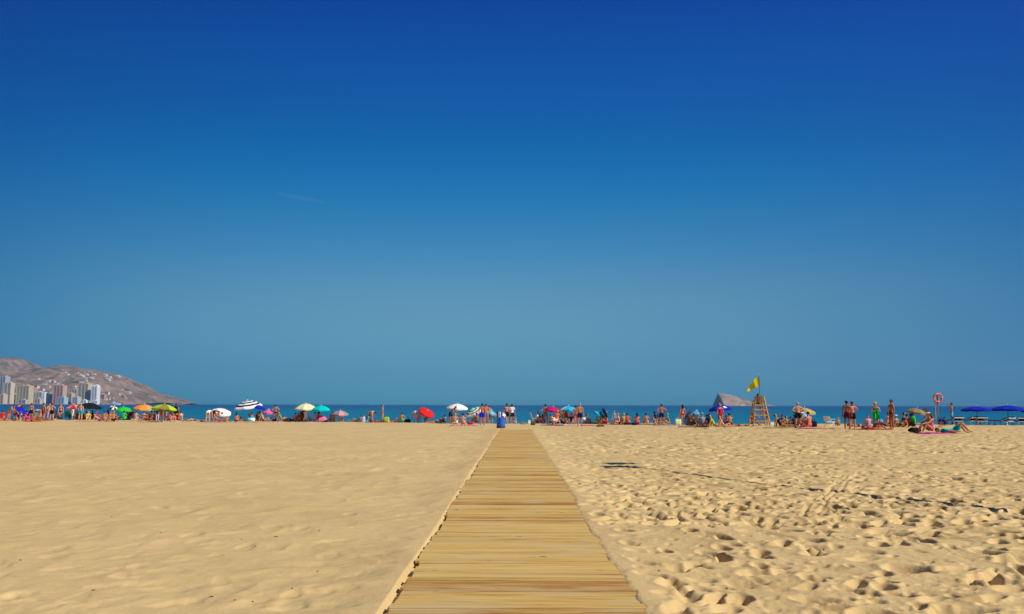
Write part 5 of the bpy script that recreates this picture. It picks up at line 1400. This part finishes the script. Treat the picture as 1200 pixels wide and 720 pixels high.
def bag(px, py, w, h, col, label, rz=0, d=None):
    P = at(px, py); root = empty('beach_bag', P, R(rz)); tag(root, label, 'bag', 'bags on the sand')
    d = d or w * .45
    bm = bmesh.new(); v = box(bm, (0, 0, h / 2), (w, d, h)); bmesh.ops.subdivide_edges(bm, edges=bm.edges[:], cuts=3, use_grid_fill=True)
    for q in bm.verts:
        f = q.co.z / h; q.co.y *= (1.05 - .55 * f ** 2); q.co.x *= 1 - .08 * f; q.co += Vector((noise(q.co.x * 9 + px, q.co.z * 9, 1), noise(q.co.y * 9, q.co.z * 8 + px, 2), .5 * noise(q.co.x * 7, px, 3))) * .03
        q.co.z = max(q.co.z, -.02)
    fin('bag_body', bm, cloth(col), root, smooth=True)
    for s in (-1, 1):
        bm = bmesh.new(); tube(bm, [(w * .25 * math.cos(a), s * d * .22, h * .9 + w * .3 * math.sin(a)) for a in [math.pi * k / 8 for k in range(9)]], .012, 6); fin('handle', bm, cloth(col), root)
bag(18, 489.6, .6, .35, 'slate', 'slate blue bag between the coral and blue umbrellas')
bag(65.5, 489.2, .5, .3, 'white', 'white bag behind the one in black trunks')
bag(91.5, 489.6, .35, .4, 'white', 'small white bag left of the one in teal trunks')
bag(320, 493.2, .7, .3, 'navy', 'navy bag right of the small pink umbrella')
bag(452.8, 494.2, .5, .5, 'lime', 'square lime bag beside the one with a hand on the hip')
bag(477.5, 495.8, .6, .35, 'black', 'black bag right of the one in green shorts')
bag(551, 498.6, .45, .24, 'crimson', 'crimson bag right of the pink towel')
bag(620, 498.2, .25, .3, 'white', 'small white bag left of the folding chair')
bag(624.5, 499.6, .42, .26, 'brown', 'brown bag in front of the folding chair')
bag(794.5, 499.2, .52, .5, 'cream', 'big cream white bag left of the grey blue umbrella')
bag(905.5, 499.2, .4, .24, 'white', 'white bag just right of the lifeguard chair')
bag(953.5, 500, .45, .4, 'black', 'black bag under the right rim of the tan umbrella')
bag(1013, 502.4, .3, .36, 'white', 'white bag with a soft top left of the one in green')
bag(1033, 498.2, .27, .42, 'sky', 'light blue bag right of the one in green')
bag(1104.5, 497.6, .5, .45, 'royal', 'royal blue rucksack at the foot of the lifebuoy stand')
bag(613, 498.6, .5, .16, 'khaki', 'flat khaki bag lying beyond the end of the boardwalk')
bag(703.5, 500.9, .6, .12, 'brown', 'flat dark brown bag lying in front of the blond in lime')

def duffel():
    P = at(1072, 505.4)
    bm = bmesh.new(); n = 14
    pts = [Vector(((i / n - .5) * .66, .02 * math.sin(i), .13 + .02 * noise(i * .6, 2, 1))) for i in range(n + 1)]
    tube(bm, pts, [.03 + .11 * math.sin(math.pi * (i + .6) / (n + 1.2)) ** .5 for i in range(n + 1)], 12)
    root = empty('duffel_bag', P); fin('bag_body', bm, cloth('black'), root, smooth=True)
    bm = bmesh.new(); tube(bm, [(.15 * math.cos(a), -.05, .22 + .09 * math.sin(a)) for a in [math.pi * k / 8 for k in range(9)]], .012, 6); fin('handle', bm, cloth('grey'), root)
    tag(root, 'black duffel bag left of the one in the white cap', 'bag')
duffel()

def chair(px, py, rz, cols, label, high=.75):
    P = at(px, py); root = empty('folding_chair', P, R(rz)); tag(root, label, 'chair', 'folding beach chairs')
    for s in (-1, 1):
        bm = bmesh.new(); tube(bm, [(s * .27, -.28, -.03), (s * .27, .12, .34), (s * .27, .34, high + .15)], .014, 6); fin('frame', bm, WHITEP, root)
        bm = bmesh.new(); tube(bm, [(s * .25, .32, -.03), (s * .25, -.24, .32)], .014, 6); fin('leg', bm, WHITEP, root)
        bm = bmesh.new(); box(bm, (s * .28, -.02, .50), (.045, .42, .025)); fin('armrest', bm, WHITEP, root)
    bm = bmesh.new(); ms = [cloth(c) for c in cols]
    for k in range(5): box(bm, (-.20 + k * .1, -.06, .30), (.098, .42, .02), Matrix.Rotation(R(-6), 4, 'X'), mi=k % len(ms))
    fin('seat', bm, ms, root)
    bm = bmesh.new()
    for k in range(5): bar(bm, (-.20 + k * .1, .14, .36), (-.20 + k * .1, .33, high + .13), .098, .02, mi=k % len(ms))
    fin('backrest', bm, ms, root)
chair(78.5, 488.8, 200, ['teal', 'slate'], 'teal folding chair left of the red and pink umbrella')
chair(625.5, 497.5, 100, ['white', 'navy'], 'white and navy folding chair left of the one in a white shirt', .85)
chair(767, 498.4, 290, ['lime', 'white'], 'lime and white striped folding chair behind navy shorts')
chair(652.4, 499.5, 20, ['orange', 'white'], 'orange and white low chair below the crimson umbrella', .6)
chair(658.3, 498.1, 50, ['navy', 'grey'], 'navy chair between the crimson and sky blue umbrellas', .7)
chair(815.5, 498.1, 10, ['brown', 'khaki'], 'brown folding chair in the mouth of the grey blue umbrella', .6)
chair(972.5, 499.4, 118, ['white', 'white'], 'plain white folding chair standing empty right of the tan umbrella', .55)
chair(181, 492.4, 300, ['darkred', 'brown'], 'dark red folding chair below the left rim of the lime umbrella')

def baby_tent():
    P = at(427.5, 495); root = empty('baby_tent', P, R(-20)); tag(root, 'light blue and white pop up baby tent with a dark opening', 'tent')
    bm = bmesh.new(); n, mm = 14, 9; V = []
    for j in range(mm + 1):
        b = math.pi / 2 * j / mm
        V.append([bm.verts.new((.42 * math.cos(b) * math.cos(a), .36 * math.cos(b) * math.sin(a), .62 * math.sin(b) - .02)) for a in [2 * math.pi * i / n * .86 + .5 for i in range(n + 1)]])
    for j in range(mm):
        for i in range(n):
            f = bm.faces.new((V[j][i], V[j][i + 1], V[j + 1][i + 1], V[j + 1][i])) if j < mm - 1 else bm.faces.new((V[j][i], V[j][i + 1], V[j + 1][i]))
            f.material_index = (i // 3) % 2
    o = fin('tent_cover', bm, [cloth('sky'), cloth('white')], root, smooth=True); o.modifiers.new('t', 'SOLIDIFY').thickness = .008
    bm = bmesh.new(); tube(bm, [(.40 * math.cos(t), -.12, .60 * math.sin(t)) for t in [math.pi * k / 10 for k in range(11)]], .01, 5); fin('hoop', bm, POLE, root)
baby_tent()

def held_towel():
    P = at(1026.3, 502.2); bm = bmesh.new(); g = []
    for j in range(9):
        g.append([bm.verts.new((-.28 + .034 * i * (1 + .05 * j), -.36 + .05 * math.sin(i * 1.3 + j * .3) - .01 * j, 1.16 - .062 * j - .04 * math.sin(i * .5))) for i in range(9)])
    for j in range(8):
        for i in range(8): bm.faces.new((g[j][i], g[j][i + 1], g[j + 1][i + 1], g[j + 1][i]))
    o = fin('held_towel', bm, cloth('green'), None, smooth=True); o.modifiers.new('t', 'SOLIDIFY').thickness = .015; o.location = P
    tag(o, 'bright green towel held up in front of the one in a yellow cap', 'towel')
held_towel()

_dg = bpy.context.evaluated_depsgraph_get(); _dg.update()
_sv = bpy.data.objects['sand']
def on_sand(px, py):
    d = ray(px, py).normalized()
    h = _sv.ray_cast(Vector((0, 0, EYE)), d)
    return h[1] if h[0] else at(px, py)
# a sheet of crumpled paper and dry twigs on the sand
def paper():
    P = on_sand(510.5, 627); bm = bmesh.new(); bmesh.ops.create_icosphere(bm, subdivisions=3, radius=.028)
    for q in bm.verts: q.co *= 1 + .35 * float(noise(q.co.x * 45, q.co.y * 45 + q.co.z * 30, 4)); q.co.z *= .55; q.co.x *= 1.5
    o = fin('crumpled_paper', bm, mat('grey_paper', (.5, .5, .48), .9, .1, .1, 20), None); o.location = P + Vector((0, 0, .012)); tag(o, 'crumpled white paper at the left edge of the boardwalk', 'litter')
paper()
TW = mat('twig_bark', (.09, .05, .03), .9, .1, .2, 30)
rg = random.Random(9)
for i, (px, py) in enumerate([(188, 623), (296, 705), (275, 703), (323, 629), (299, 640), (372, 670), (374, 622), (247, 699), (109, 690), (24, 654), (131, 604), (283, 632), (342, 690), (380, 552), (1046, 617), (803, 626), (772, 670), (852, 690)]):
    P = at(px, py); bm = bmesh.new(); L = rg.uniform(.008, .03); a = rg.uniform(0, 3.1)
    c, s = math.cos(a), math.sin(a)
    tube(bm, [(-L * c, -L * s, .0), (0, 0, .006), (L * .5 * c + .004, L * .5 * s, .005), (L * c, L * s, .002)], [.002, .004, .004, .002], 6)
    tube(bm, [(0, 0, .005), (L * .3 * c + .008, L * .3 * s - .008, .012)], [.002, .001], 5)
    o = fin('twig', bm, TW); o.location = on_sand(px, py); tag(o, 'small dark dry twig lying on the open sand', 'twig', 'dry twigs scattered on the sand')

HAZE = 0.000066
# ---- air
if HAZE > 0:
    bm = bmesh.new(); box(bm, (0, 3600, 172), (13000, 7600 + 800, 352))
    m = bpy.data.materials.new('haze_air'); m.use_nodes = True; nt = m.node_tree; nt.nodes.clear()
    oo = nt.nodes.new('ShaderNodeOutputMaterial'); pv = nt.nodes.new('ShaderNodeVolumePrincipled')
    pv.inputs['Density'].default_value = HAZE; pv.inputs['Color'].default_value = (0.38, 0.62, 0.95, 1); pv.inputs['Anisotropy'].default_value = 0.2
    nt.links.new(pv.outputs[0], oo.inputs['Volume'])
    h = fin('haze', bm, m); tag(h, kind='stuff')
print('people', CNT['n'])
